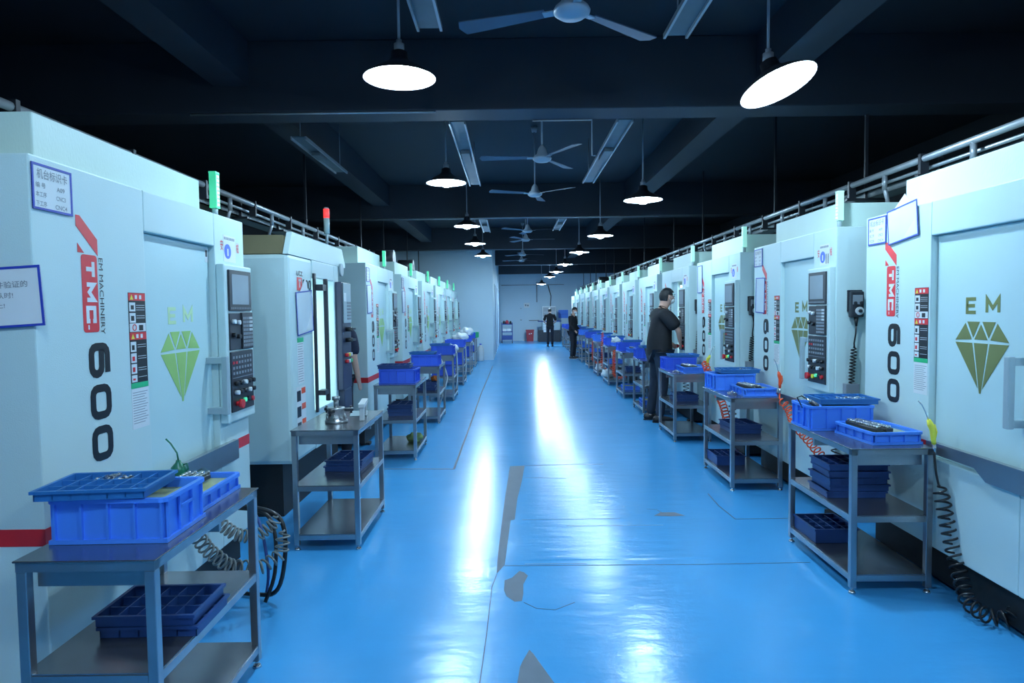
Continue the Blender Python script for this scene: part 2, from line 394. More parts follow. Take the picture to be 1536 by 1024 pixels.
    g = MB(); fit_text(g, '安', FR, 1.41, 1.445, 1.875, 1.935, .001, M_BRAND, .005); g.build('red_letter', None, t); g = MB(); fit_text(g, '械', FR, 1.615, 1.65, 1.875, 1.935, .001, M_BRAND, .005); g.build('red_letter', None, t)
    g = MB(); g.box(1.30, .0335, 1.80, 1.333, .0348, 1.875, M_PAPER); g.box(1.305, .0328, 1.83, 1.32, .0335, 1.865, M_INK); g.build('small_sticker', None, t)
    # signal tower
    s_ = MB(); s_.cyl((1.56, .09, 2.07), (1.56, .09, 2.13), .016, M_GREY, n=10); s_.cyl((1.56, .09, 2.13), (1.56, .09, 2.335), .012, M_LENS, n=10); s_ = s_.build('signal_tower', None, t)
    g = MB()
    for sx in (-1, 1): g.box(1.56 + sx * .020 - .0025, .07, 2.13, 1.56 + sx * .020 + .0025, .11, 2.335)
    g.box(1.534, .07, 2.327, 1.586, .11, 2.338); g.box(1.534, .07, 2.13, 1.586, .11, 2.138)
    g.build('lit_frame', led or M_GLED, s_)
    g = MB()
    for k in range(8): g.box(1.544, .068, 2.142 + k * .023, 1.576, .112, 2.159 + k * .023)
    g.build('lit_segment', M_GLEDP, s_)
    return t

proto_g = make_machine(M_FOILREFL, M_PALEFOIL)
M_LEDR = mat('lit_whitish_green', (.5, .75, .65), .4, emit=(.35, .9, .75), estr=.25)
proto_o = make_machine(M_GOLD, M_GOLD, False, M_LEDR)
proto_open = make_machine(M_GOLD, M_GOLD, True, M_LEDR)
LX = -1.62
RX = lambda z: 2.20 + .013 * z
RROT = -PI / 2 - .013
LEFT_Z = [2.27, None, 7.45, 9.85, 12.15, 14.3, 16.3, 18.25]
def delete(o):
    for c in list(o.children): delete(c)
    bpy.data.objects.remove(o)
lname = {0: 'nearest machine on the left', 1: 'older 500 machine on the left'}
for i, z in enumerate(LEFT_Z):
    if i == 1: continue
    o = dup(proto_g, (LX, z, 0), PI / 2, scale=((1.79 if i == 0 else 1.74) / W, 1, 1))
    lab = ('white 600 machining centre at the left edge with diamond emblem tinted by green reflection' if i == 0 else
           'white machining centre standing just behind the older 500 machine on the left' if i == 2 else
           f'white machining centre in the left row, {ORD[i]} machine from the camera' if i < 7 else
           'white machining centre ending the left row, beside the pale end wall')
    tag(o, lab, 'machine', 'machining centres in the left row')
RIGHT_FAR = [4.25 + 2.03 * k for k in range(13)]
for k, z in enumerate(RIGHT_FAR):
    src = proto_open if k == 3 else proto_o
    o = dup(src, (RX(z), z, 0), RROT, scale=((1.72 if k == 0 else 1.63) / W, 1, 1))
    lab = {0: 'white 600 machining centre at the right edge with big olive diamond emblem',
           1: 'white machining centre on the right numbered 11 behind the nearest cart',
           2: 'white machining centre on the right between machine 11 and the one the man operates',
           3: 'white machining centre with open door that the man in black operates',
           12: 'last white machining centre at the far end of the right row'}.get(k, f'white machining centre in the right row, {ORD[k]} machine from the camera')
    tag(o, lab, 'machine', 'machining centres in the right row')
    if k == 0:
        for c in o.children:
            if c.name.startswith(('control_panel', 'small_sticker')): c.location.x += .12
            if c.name.startswith('door'):
                for h in c.children:
                    if h.name.startswith('door_handle'): h.location.x += .05
    if k == 1:
        g = MB(); fit_text(g, '11', FR, 1.555, 1.598, 1.825, 1.895, .003, M_INK, .03);
        g.build('number_lettering', None, o)
for p_ in (proto_g, proto_o, proto_open): delete(p_)

# ---- older machine (left, second)
t = thing('machining_center', 'older white 500 machining centre with open lit doorway and red signal lamp', 'machine', (LX, 4.87, 0), PI / 2, 'machining centres in the left row')
WB = 1.66
b = MB()
b.box(0, 0, .40, .58, 2.0, 1.95, bev=.03); b.box(.58, 0, 1.80, 1.24, .3, 1.95, bev=.01); b.box(1.24, 0, .40, 1.40, .3, 1.95, bev=.01)
b.box(.58, .0, .40, 1.24, .3, .72, bev=.01); b.box(.58, .75, .40, WB, 2.0, 1.95, bev=.01); b.box(1.40, .12, .40, WB, .76, 1.95, bev=.01)
b.prism([(0, 1.95), (.10, 2.12), (1.55, 2.12), (WB, 1.98), (WB, 1.95)], 0, -.04, None, FR)
b.build('body', M_WHITE, t)
b = MB(); b.prism([(.045, 1.955), (.05, 2.09), (2.0, 2.11), (2.0, 1.955)], .03, 1.6, None, lambda a, bb, tt: Vector((tt, a, bb))); b.build('roof_hood', M_TAN, t)
b = MB(); b.box(.05, .1, 0, WB - .05, 1.9, .40); b.build('base', M_BLACK, t)
b = MB(); b.box(.585, .30, .72, 1.235, .32, 1.80, M_WHITE); b.box(.60, .26, .80, .70, .30, 1.76, M_TUBE); b.box(.82, .26, .80, .95, .30, 1.76, M_TUBE); b.box(1.10, .26, .80, 1.20, .30, 1.76, M_TUBE); b.build('lit_interior', None, t)
b = MB(); b.box(.575, -.02, .70, .615, -.0, 1.84, bev=.004); b.build('door_edge', M_DARK, t)
b = MB(); b.box(.70, -.085, .78, .735, -.05, 1.80, bev=.008); b.box(.59, -.08, 1.70, .71, -.02, 1.75); b.box(.59, -.08, .84, .71, -.02, .88); b.build('door_handle', M_DARK, t)
p = MB(); p.box(1.27, -.06, .80, 1.60, -.0, 1.80, bev=.01); p = p.build('control_panel', M_NAVYSTEEL, t)
g = MB(); g.box(1.31, -.108, 1.42, 1.59, -.1, 1.79, M_GREY, bev=.003); g.box(1.315, -.11, 1.62, 1.40, -.106, 1.70, M_PAPER)
for i in range(5):
    for j in range(6): g.box(1.43 + i * .03, -.112, 1.45 + j * .03, 1.45 + i * .03, -.108, 1.468 + j * .03, M_KEY)
g = g.build('keypad', None, p); g.location.y = .04
g = MB()
for j, c in ((1.36, M_INK), (1.26, M_INK)): g.cyl((1.40, -.10, j), (1.40, -.16, j), .022, c, n=10); g.box(1.36, -.17, j - .01, 1.5, -.15, j + .01, c)
for i, c in enumerate((M_RED, M_YELLOW, M_KEYL, M_RED, M_KEYL, M_GREENC)): g.cyl((1.36 + (i % 3) * .07, -.10, 1.12 - (i // 3) * .06), (1.36 + (i % 3) * .07, -.13, 1.12 - (i // 3) * .06), .018, c, n=10)
g = g.build('push_button', None, p); g.location.y = .04
b = MB(); b.box(1.30, -.06, .42, 1.58, -.0, .80, bev=.01); b.build('lower_cabinet', M_NAVYSTEEL, t)
b = MB(); b.cyl((1.47, 0, 1.92), (1.47, -.02, 1.92), .06, M_GREY, n=20); b.build('round_cap', None, t)
s_ = MB(); s_.cyl((1.12, .02, 2.12), (1.12, .02, 2.22), .010, M_GREY, n=8); s_.cyl((1.12, .02, 2.22), (1.12, .02, 2.36), .026, M_LENS, n=12); s_ = s_.build('signal_tower', None, t)
s_['label'] = 'grey tower with lit red cap'
g = MB(); g.cyl((1.12, .02, 2.36), (1.12, .02, 2.44), .027, M_RLED, n=12); g.cyl((1.12, .02, 2.44), (1.12, .02, 2.452), .02, M_GREY, n=12); g.build('lit_cap', None, s_)
g = MB(); fit_text(g, 'utz', FR, .17, .32, 1.80, 1.845, .002, M_INK, .01); g.box(.18, -.003, 1.69, .30, -.001, 1.79, M_BRAND); glyph(g, 'T', FR, .205, .275, 1.705, 1.775, .016, .003, .0042, M_PAPER)
fit_text(g, '500', FR, .315, .53, 1.70, 1.78, .002, M_INK, .01); g.build('model_lettering', None, t)
g = MB(); g.box(.15, -.0015, .98, .30, -.0005, 1.33, M_PAPER); g.box(.15, -.0025, 1.295, .30, -.0015, 1.33, M_GREENC)
for k in range(16): g.box(.16, -.002, 1.28 - k * .019, .285 - (k % 3) * .01, -.0015, 1.284 - k * .019, M_KEY)
g.build('notice_sticker', None, t)
g = MB(); g.box(.10, -.0015, .60, .32, -.0005, .96, M_PAPER)
for k in range(3): g.box(.22, -.0025, .90 - k * .12, .315, -.0015, .945 - k * .12, M_ORANGE); g.box(.11, -.0025, .85 - k * .12, .20, -.0015, .93 - k * .12, M_INK)
g.build('warning_sticker', None, t)

# ------------------------------------------------------------------ handwheel pendants on the right machines
def helix(mb, path, Rr, r, turns, m, n=6, seg=12, ov=None):
    P = [Vector(p) for p in path]; L = [0]
    for a, b_ in zip(P, P[1:]): L.append(L[-1] + (b_ - a).length)
    def at(s):
        for i in range(len(P) - 1):
            if s <= L[i + 1] or i == len(P) - 2:
                f_ = (s - L[i]) / max(1e-9, L[i + 1] - L[i]); return P[i].lerp(P[i + 1], f_), (P[i + 1] - P[i]).normalized()
    N = int(turns * seg); pts = []; up = None
    # smoothed frame
    for k in range(N + 1):
        s = L[-1] * k / N; p0, _ = at(s); a_, _ = at(max(0, s - L[-1] * .03)); b_, _ = at(min(L[-1], s + L[-1] * .03))
        d = (b_ - a_).normalized(); p0 = p0 * .5 + (a_ + b_) * .25
        if up is None: up = d.orthogonal().normalized()
        up = (up - d * up.dot(d)).normalized(); w = d.cross(up); an = 2 * PI * turns * k / N
        rr = Rr * min(1, k / seg, (N - k) / seg)
        pts.append(p0 + (up * math.cos(an) + w * math.sin(an)) * rr)
    mb.tube(pts, r, m, n)

pw = thing('handwheel_pendant', None, None)
b = MB(); b.box(-.045, -.05, -.09, .045, -.005, .09, M_DARK, bev=.01); b.box(-.052, -.01, -.05, .052, 0, .10, M_DARK, bev=.003); b.build('housing', None, pw)
b = MB(); b.cyl((.01, -.05, -.045), (.01, -.062, -.045), .028, M_KEYL, n=16); b.cyl((.01, -.062, -.045), (.01, -.075, -.045), .012, M_DARK, n=10); b.build('dial', None, pw)
b = MB(); b.box(-.035, -.053, .0, .035, -.049, .065, M_KEY, bev=.002); b.cyl((-.02, -.05, .01), (-.02, -.065, .01), .011, M_DARK, n=10); b.cyl((.022, -.05, .01), (.022, -.065, .01), .011, M_DARK, n=10); b.build('switch', None, pw)
b = MB(); b.cyl((0, -.03, -.09), (0, -.03, -.15), .016, M_HOSE, r1=.008, n=8); b.tube([(0, -.03, -.14), (-.002, -.03, -.2), (-.012, -.03, -.27), (-.01, -.03, -.30)], .0055, M_HOSE)
helix(b, [(-.01, -.03, -.29), (-.02, -.03, -.4), (-.03, -.03, -.56)], .018, .0045, 12, M_HOSE, seg=10); b.build('coiled_cord', None, pw)
b = MB(); b.box(-.075, -.05, -.66, .02, -.0, -.55, M_KEY, bev=.004); b.cyl((-.03, -.03, -.56), (-.03, -.03, -.63), .02, M_DARK, n=10); b.build('socket_box', None, pw)
for k in range(1, 13):
    zn = RIGHT_FAR[k] - 1.63
    o = dup(pw, (RX(zn) + .125, zn - .003, 1.53), -.013)
    tag(o, {1: 'black handwheel pendant with coiled cord on side of machine 11', 2: 'black handwheel pendant hung on the machine before the man',
            3: 'black handwheel pendant beside the open doorway machine the man operates', 12: 'black handwheel pendant on the last machine of the right row'}.get(k, f'small black handwheel pendant on the side of the {ORD[k]} right-hand machine'), 'controller', 'handwheel pendants')
delete(pw)

# ------------------------------------------------------------------ sheets and sleeves
def sleeve(name, label, cat, w, h, M4, frame=.008, lines=None, folded=False, group=None, film=True):
    """sheet in its own plane: a along, b up, t outwards; M4 places it"""
    t = thing(name, label, cat, group=group); t.matrix_world = M4
    b = MB(); b.box(0, -.002, 0, w, -.0005, h, M_PAPER if not film else M_PLASTICFILM); b.build('sheet', None, t)
    b = MB(); b.ribbon([(frame / 2, frame / 2), (w - frame / 2, frame / 2), (w - frame / 2, h - frame / 2), (frame / 2, h - frame / 2)], frame, FR, .0, .004, M_BLUEFRAME, True); b.build('frame', None, t)
    if lines:
        b = MB()
        for (s, a0, a1, b0, b1) in lines: fit_text(b, s, FR, a0 * w, a1 * w, b0 * h, b1 * h, .0028, M_KEY, .008)
        b.build('lettering', None, t)
    if folded:
        b = MB(); b.prism([(w * .12, h * .9), (w * .62, h * 1.3), (w * .8, h * .95)], -.001, .0, M_PAPER, FR); b.prism([(w * .5, h * .05), (w * .93, h * .5), (w * .93, h * .05)], .0022, .003, M_PAPER, FR); b.build('loose_paper', None, t)
    return t
CARD = [('机台标识卡', .12, .88, .68, .9), ('编 号', .08, .32, .48, .6), ('本工序', .08, .34, .28, .4), ('下工序', .08, .34, .08, .2), ('A09', .6, .8, .48, .58), ('CNC3', .58, .82, .28, .38), ('CNC4', .55, .85, .08, .18)]
ML = lambda z, u, h, t=0: Matrix.Translation((LX + .003 + t, z + u, h)) @ Matrix.Rotation(PI / 2, 4, 'Z')
MR = lambda k, u, h, t=0: Matrix.Translation((RX(RIGHT_FAR[k] - u) - .003 - t, RIGHT_FAR[k] - u, h)) @ Matrix.Rotation(RROT, 4, 'Z')
ROLLY = lambda a: Matrix.Rotation(R(a), 4, 'Y')
sleeve('identification_card', 'white identification card with blue border at top of the nearest left machine', 'card', .205, .158, ML(2.27, .005, 1.885), lines=CARD, film=False)
sleeve('document_sleeve', 'tilted blue-edged sheet on the side of the nearest left machine, at left edge', 'document', .26, .205, Matrix.Translation((-1.84, 2.262, 1.475)) @ ROLLY(-3), lines=[('首件验证的', .3, .82, .65, .76), ('确认时!', .3, .62, .48, .58), ('以上!', .3, .5, .32, .41)], film=False)
sleeve('identification_card', 'white identification card with blue border at top of the nearest right machine', 'card', .205, .165, MR(0, .03, 1.895), lines=CARD, film=False)
sleeve('document_sleeve', 'large tilted blue-edged film sleeve with a paper sticking out, top of nearest right machine', 'document', .30, .20, MR(0, .27, 1.875, .004) @ ROLLY(-6), folded=True, frame=.007)
sleeve('identification_card', 'small blue-edged card at the top corner of machine 11', 'card', .20, .16, MR(1, .02, 1.89), lines=CARD, film=False)
sleeve('document_sleeve', 'upright blue-edged sleeve covering the brand name of machine 11', 'document', .22, .32, MR(1, .06, 1.47, .002) @ ROLLY(2))
sleeve('document_sleeve', 'upright blue-edged sleeve on the right-hand machine behind machine 11', 'document', .20, .33, MR(2, .06, 1.70, .002))
for z, i in ((7.45, 2), (9.85, 3)):
    sleeve('identification_card', 'small blue-edged card on the left machine just behind the older 500 machine' if i == 2 else 'small blue-edged card on the fourth machine of the left row', 'card', .17, .16, ML(z, .01, 1.86), lines=CARD, film=False)
    sleeve('document_sleeve', 'blue-edged sleeve under the card on the left machine behind the 500 machine' if i == 2 else 'blue-edged sleeve under the card on the fourth left machine', 'document', .24, .32, ML(z, .03, 1.5, .003) @ ROLLY(-3))
sleeve('document_sleeve', 'pale blue folder of papers hung on the front of the older 500 machine', 'document', .40, .33, ML(4.87, .15, 1.345, .004) @ ROLLY(-4), folded=True)
# ------------------------------------------------------------------ carts
CW, CL, CH = .425, .82, .775
def make_cart():
    t = thing('work_cart', None, None); hx, hy = CW / 2, CL / 2; s = .032
    b = MB(); b.box(-hx - .006, -hy - .006, CH - .006, hx + .006, hy + .006, CH, bev=.002); b.build('tabletop', M_SHELF, t)
    b = MB()
    for x0, y0, x1, y1 in ((-hx, -hy, hx, -hy + s), (-hx, hy - s, hx, hy), (-hx, -hy, -hx + s, hy), (hx - s, -hy, hx, hy)): b.box(x0, y0, CH - .036, x1, y1, CH - .006)
    b.build('top_frame', M_STEEL, t)
    b = MB(); b.box(-hx + s, -hy + .05, CH - .10, hx - s, -hy + .065, CH - .036); b.build('apron', M_STEEL, t); b = MB(); b.box(-hx + s, hy - .3, CH - .09, hx - s, hy - .28, CH - .036); b.build('apron', M_STEEL, t)
    for z in (.40, .085):
        b = MB(); b.box(-hx + .004, -hy + .004, z + .012, hx - .004, hy - .004, z + .018, M_SHELF)
        for x0, y0, x1, y1 in ((-hx + s, -hy + .001, hx - s, -hy + s), (-hx + s, hy - s, hx - s, hy - .001), (-hx + .001, -hy + s, -hx + s, hy - s), (hx - s, -hy + s, hx - .001, hy - s)): b.box(x0, y0, z - .018, x1, y1, z + .012, M_STEEL)
        b.build('shelf', None, t)
    for sx in (-1, 1):
        for sy in (-1, 1):
            x, y = sx * (hx - s / 2), sy * (hy - s / 2)
            b = MB(); b.box(x - s / 2, y - s / 2, .03, x + s / 2, y + s / 2, CH - .036, bev=.002); l = b.build('leg', M_STEEL, t)
            b = MB(); b.cyl((x, y, .012), (x, y, .032), .008, n=8); b.cyl((x, y, 0), (x, y, .012), .02, r1=.014, n=12); b.build('levelling_foot', M_BRIGHT, l)
    return t
def make_crate(w, l, h, m, fluid=None, name='plastic_crate'):
    t = thing(name, None, None); a, b_ = w / 2, l / 2; th = .006; i = .012
    b = MB()
    def wall(x0, y0, x1, y1): b.box(x0, y0, 0, x1, y1, h - .004)
    wall(-a + i, -b_ + i, a - i, -b_ + i + th); wall(-a + i, b_ - i - th, a - i, b_ - i); wall(-a + i, -b_ + i, -a + i + th, b_ - i); wall(a - i - th, -b_ + i, a - i, b_ - i)
    b.box(-a + i, -b_ + i, 0, a - i, b_ - i, .005)
    nr = max(3, int(l / .085))
    for k in range(nr + 1):
        y = -b_ + i + .008 + (l - 2 * i - .016) * k / nr
        for sx in (-1, 1): b.box(sx * (a - i / 2) - i / 2, y - .003, .0, sx * (a - i / 2) + i / 2 - .002 * sx, y + .003, h - .012)
    nr = max(3, int(w / .085))
    for k in range(nr + 1):
        x = -a + i + .008 + (w - 2 * i - .016) * k / nr
        for sy in (-1, 1): b.box(x - .003, sy * (b_ - i / 2) - i / 2, .0, x + .003, sy * (b_ - i / 2) + i / 2 - .002 * sy, h - .012)
    b.ribbon([(-a + i / 2, -b_ + i / 2), (a - i / 2, -b_ + i / 2), (a - i / 2, b_ - i / 2), (-a + i / 2, b_ - i / 2)], i * .9, lambda p, q, tt: Vector((p, q, tt)), 0, .014, None, True)
    b.build('shell', m, t)
    b = MB(); b.ribbon(rrect(-a + .004, -b_ + .004, a - .004, b_ - .004, .02, 3), .018, lambda p, q, tt: Vector((p, q, tt)), h - .014, h, None, True); b.build('rim', m, t)
    if h > .1:
        for sy in ():
            b = MB(); b.box(-.06, sy * b_ - .004 * sy - .002, h - .075, -.05, sy * b_ - .004 * sy + .004, h - .014); b.box(.05, sy * b_ - .004 * sy - .002, h - .075, .06, sy * b_ - .004 * sy + .004, h - .014); b.box(-.06, sy * b_ - .004 * sy - .002, h - .085, .06, sy * b_ - .004 * sy + .004, h - .07)
            b.build('handle', m, t)
        for sx in (-1, 1):
            b = MB(); b.box(sx * a - .004 * sx - .002, -.045, h - .06, sx * a - .004 * sx + .004, .045, h - .05); b.box(sx * a - .004 * sx - .002, -.05, h - .11, sx * a - .004 * sx + .004, -.04, h - .014); b.box(sx * a - .004 * sx - .002, .04, h - .11, sx * a - .004 * sx + .004, .05, h - .014); b.build('handle', m, t)
    if fluid: b = MB(); b.box(-a + i + th, -b_ + i + th, .005, a - i - th, b_ - i - th, h * fluid); b.build('oily_lining', M_FLUID, t)
    return t
def make_tray(w, l, h, nx, ny, m):
    b = MB(); a, c = w / 2, l / 2; th = .004
    b.box(-a, -c, 0, a, c, .003)
    for k in range(nx + 1): x = -a + th / 2 + (w - th) * k / nx; b.box(x - th / 2, -c, .003, x + th / 2, c, h if k in (0, nx) else h - .006)
    for k in range(ny + 1): y = -c + th / 2 + (l - th) * k / ny; b.box(-a + .0005, y - th / 2, .003, a - .0005, y + th / 2, h - .0005 if k in (0, ny) else h - .0065)
    b.box(-a - .008, -c - .008, h - .010, -a, c + .008, h); b.box(a, -c - .008, h - .010, a + .008, c + .008, h); b.box(-a, -c - .008, h - .010, a, -c, h); b.box(-a, c, h - .010, a, c + .008, h)
    return b.build('divided_tray', m)
proto_cart = make_cart()
proto_crate = make_crate(.385, .285, .148, M_CRATE, .78)
proto_crate2 = make_crate(.385, .285, .148, M_CRATE2, .6)
proto_low = make_crate(.28, .38, .068, M_CRATE, .7, 'shallow_crate')
proto_tray = make_tray(.34, .24, .034, 6, 3, M_TRAY)
proto_trayd = make_tray(.33, .25, .038, 5, 3, M_TRAYD)
proto_box = make_tray(.25, .30, .085, 4, 4, M_TRAYD)
def rack_mesh():
    b = MB(); b.box(-.022, -.14, 0, .022, .14, .02, M_DARK, bev=.003)
    for k in range(13):
        y = -.13 + k * .0217
        b.cyl((-.010, y, .02), (-.010, y, .034), .0075, M_BRIGHT, n=8); b.cyl((.012, y + .01, .02), (.012, y + .01, .032), .0065, M_STEEL, n=8)
    return b.build('bolt_rack')
proto_rack = rack_mesh()
def pile(name, cx, cy, cz, rx, ry, n, label, cat, m=M_BRIGHT):
    b = MB()
    for k in range(n):
        a = random.random() * 2 * PI; r = math.sqrt(random.random()); x, y = r * rx * math.cos(a), r * ry * math.sin(a); z = .006 + (1 - r) * .022 * random.random()
        d = Vector((random.uniform(-1, 1), random.uniform(-1, 1), random.uniform(-.25, .25))).normalized() * .011
        p = Vector((x, y, z)); b.cyl(p - d, p + d, .0042, m, n=6); b.cyl(p + d, p + d * 1.35, .0075, m, n=6)
    o = b.build(name, None, None, (cx, cy, cz)); return tag(o, label, cat, kind='stuff')
def make_gun(m):
    t = thing('air_gun', None, None)
    b = MB(); b.tube([(0, 0, 0), (0, 0, .03), (.002, 0, .07), (-.004, 0, .10), (-.012, 0, .13)], [.011, .013, .014, .017, .010], m, 8); b.tube([(.012, 0, .03), (.022, 0, .06), (.016, 0, .10)], .004, m, 6); b.build('grip', None, t)
    b = MB(); b.tube([(-.012, 0, .125), (-.022, 0, .17), (-.035, 0, .21), (-.052, 0, .235)], .003, M_BRIGHT, 6); b.build('nozzle', None, t)
    b = MB(); b.cyl((0, 0, -.045), (0, 0, 0), .008, M_BRIGHT, n=8); b.cyl((0, 0, -.03), (0, 0, -.015), .011, M_BRIGHT, n=6); b.build('coupling', None, t)
    return t
gun_y, gun_o = make_gun(M_YELLOW), make_gun(M_ORANGE)
ZMID, ZBOT, ZTOP = .419, .104, CH + .001

RC_Z = [3.45, 5.45, 7.5, 9.42, 11.25, 13.2, 15.05, 17.0, 19.0, 21.0, 23.0, 25.0, 27.0]     # near end of each cart, right row
RCX = lambda z: 1.725 + .013 * z + CW / 2
LC_Z = [2.0, 4.2, 6.74, 8.95, 11.2, 13.5, 15.8, 17.9]
LCX = [-1.10 - CW / 2] + [-.985 - CW / 2] * 7
def cn_r(i): return 'cart behind the man' if i == 3 else f'{ORD[i]} right cart'
def cn_l(i): return f'{ORD[i]} left cart'
def put(proto, x, y, z, rot, label, cat, group=None):
    o = dup(proto, (x, y, z), rot, label, group); o['category'] = cat; return o
def stack(proto, x, y, z0, h, n, rots, place, group):
    for k in range(n):
        w = 'only tray' if n == 1 else ['bottom tray', 'second lowest tray', 'third lowest tray', 'fourth lowest tray', 'top tray'][k] if k < n - 1 else 'top tray'
        lab = f'dark blue divided tray lying on the {place}' if n == 1 else f'{w} of dark blue stack on {place}'
        put(proto, x + random.uniform(-.008, .008), y + random.uniform(-.008, .008), z0 + k * h, rots + R(random.uniform(-4, 4)), lab, 'tray', group)

for i, z in enumerate(RC_Z):
    lab = {0: 'steel three-tier work cart in front of the nearest right machine', 1: 'steel three-tier work cart in front of machine 11', 2: 'steel three-tier work cart just in front of the standing man',
           3: 'steel work cart directly behind the standing man in black', 12: 'steel work cart at the far end of the right row'}.get(i, f'steel three-tier work cart, {ORD[i]} from the camera in the right row')
    x = RCX(z + CL / 2); y = z + CL / 2
    put(proto_cart, x, y, 0, -.013, lab, 'cart', 'work carts in the right row')
    cn = cn_r(i)
    # deep crate at far end, shallow crate at near end
    deep = proto_crate if i in (0, 1, 6, 8) else proto_crate2
    dx = -.005 + random.uniform(-.01, .01)
    if i == 0: put(deep, x - .02, 4.09, ZTOP, R(-2), 'blue deep plastic crate on the nearest right cart', 'crate', 'deep crates')
    else: put(deep, x + dx - .01, y + .23, ZTOP, R(random.uniform(-3, 3)), f'blue deep plastic crate on top of the {cn}', 'crate', 'deep crates')
    if i < 11:
        o = put(proto_tray, x + .05, y + .25 if i else 4.12, ZTOP + .150, R(random.uniform(-4, 4)), f'blue divided tray laid over the deep crate on the {cn}', 'tray', 'trays on crates')
    if i < 9:
        put(proto_low, x + .055, y - .145 if i else 3.715, ZTOP, R(3 if i == 0 else random.uniform(-3, 3)), f'shallow blue crate with bolt racks on top of the {cn}', 'crate', 'shallow crates')
    if i < 5:
        for j in range(2 if i < 3 else 1):
            put(proto_rack, x + .0 + j * .05, (y - .145 if i else 3.73) + .02, ZTOP + .052 + .001, R(6 + 2 * j), f'{"left" if j == 0 else "right"} rack of steel bolts in shallow crate on {cn}' if i < 3 else f'dark rack of steel bolts in the shallow crate on the {cn}', 'rack', 'bolt racks')
    if i < 4: pile('screw_pile', x + .12, (y + .24 if i else 4.10), ZTOP + .158, .10, .09, 110 if i == 0 else 35, f'heap of small steel screws in the tray on the {cn}', 'screws')
    if i in (1, 2): pile('screw_pile', x - .12, y - .16, ZTOP, .04, .06, 14, f'loose steel screws on the steel top of the {cn}', 'screws')
    # middle shelf
    if i == 0: stack(proto_trayd, x - .01, 3.90, ZMID, .0395, 5, 0, 'middle shelf of nearest right cart', 'stacked trays')
    elif i in (1, 2, 4, 6): stack(proto_trayd, x + .02, y + .08, ZMID, .0395, 2, PI / 2, f'middle shelf of {cn}', 'stacked trays')
    elif i in (5, 7, 8, 9): put(proto_low, x, y + .05, ZMID, 0, f'shallow blue crate on the middle shelf of the {cn}', 'crate', 'shallow crates')
    # bottom shelf
    if i in (0, 1): put(proto_box, x - .06, y + .22, ZBOT, 0, f'dark blue deep divided box on the bottom shelf of the {cn}', 'box', 'divided boxes')
    elif i in (3, 4): put(proto_low, x, y + .1, ZBOT, 0, f'shallow blue crate on the bottom shelf of the {cn}', 'crate', 'shallow crates')
for i, z in enumerate(LC_Z):
    x, y = LCX[i], z + CL / 2
    lab = {0: 'large steel work cart in the left foreground', 1: 'steel work cart holding a machined chuck in front of the 500 machine', 7: 'last steel work cart of the left row, near the pale wall'}.get(i, f'steel work cart, {ORD[i]} from the camera in the left row')
    put(proto_cart, x, y, 0, 0, lab, 'cart', 'work carts in the left row'); cn = cn_l(i)
    if i == 0:
        put(proto_crate, -1.325, 2.28, ZTOP, R(1), 'deep blue plastic crate on the cart in the left foreground', 'crate', 'deep crates')
        o = put(proto_tray, -1.375, 2.235, ZTOP + .152, R(5), 'blue divided tray laid over the crate in the left foreground', 'tray', 'trays on crates')
        put(proto_low, -1.31, 2.635, ZTOP, R(0), 'shallow blue crate behind the deep crate on the left foreground cart', 'crate', 'shallow crates')
        for j in range(2): put(proto_rack, -1.35 + j * .055, 2.625, ZTOP + .055 + .001, R(-2), f'{"left" if j == 0 else "right"} rack of steel bolts in the shallow crate in left foreground', 'rack', 'bolt racks')
        pile('screw_pile', -1.41, 2.32, ZTOP + .160, .085, .02, 34, 'small steel screws in the tray in the left foreground', 'screws')
        stack(proto_trayd, -1.265, 2.36, ZMID, .0395, 2, .08, 'middle shelf of nearest left cart', 'stacked trays')
    elif i == 1:
        stack(proto_trayd, x + .03, y + .12, ZMID, .0395, 2, PI / 2 - .1, 'middle shelf of second left cart', 'stacked trays')
    else:
        put(proto_crate2 if i != 7 else proto_crate2, x + .01, y - .14 + (.03 if i > 3 else 0), ZTOP, R(random.uniform(-3, 3)), f'blue deep plastic crate on top of the {cn}', 'crate', 'deep crates')
        if i < 5: put(proto_trayd if i == 2 else proto_tray, x - .04, y - .10, ZTOP + .150, R(random.uniform(-3, 3)), f'blue divided tray laid over the deep crate on the {cn}', 'tray', 'trays on crates')
        if i in (2, 3): stack(proto_trayd, x + .0, y + .02, ZMID, .0395, 3, PI / 2, f'middle shelf of {cn}', 'stacked trays')
        else: put(proto_crate2, x + .0, y - .05, ZMID, 0, f'blue crate on the middle shelf of the {cn}', 'crate', 'deep crates')
        if i in (5, 6): put(proto_crate2, x + .02, y + .2, ZTOP, 0, f'second blue crate at the far end of the {cn}', 'crate', 'deep crates')
        if i == 7:
            g = make_crate(.385, .285, .148, M_GREENC); g.location = (x + .08, y + .2, ZTOP); tag(g, 'green plastic crate on the last cart of the left row', 'crate')
for p_ in (proto_cart, proto_crate, proto_crate2, proto_low, proto_tray, proto_trayd, proto_box, proto_rack): delete(p_)

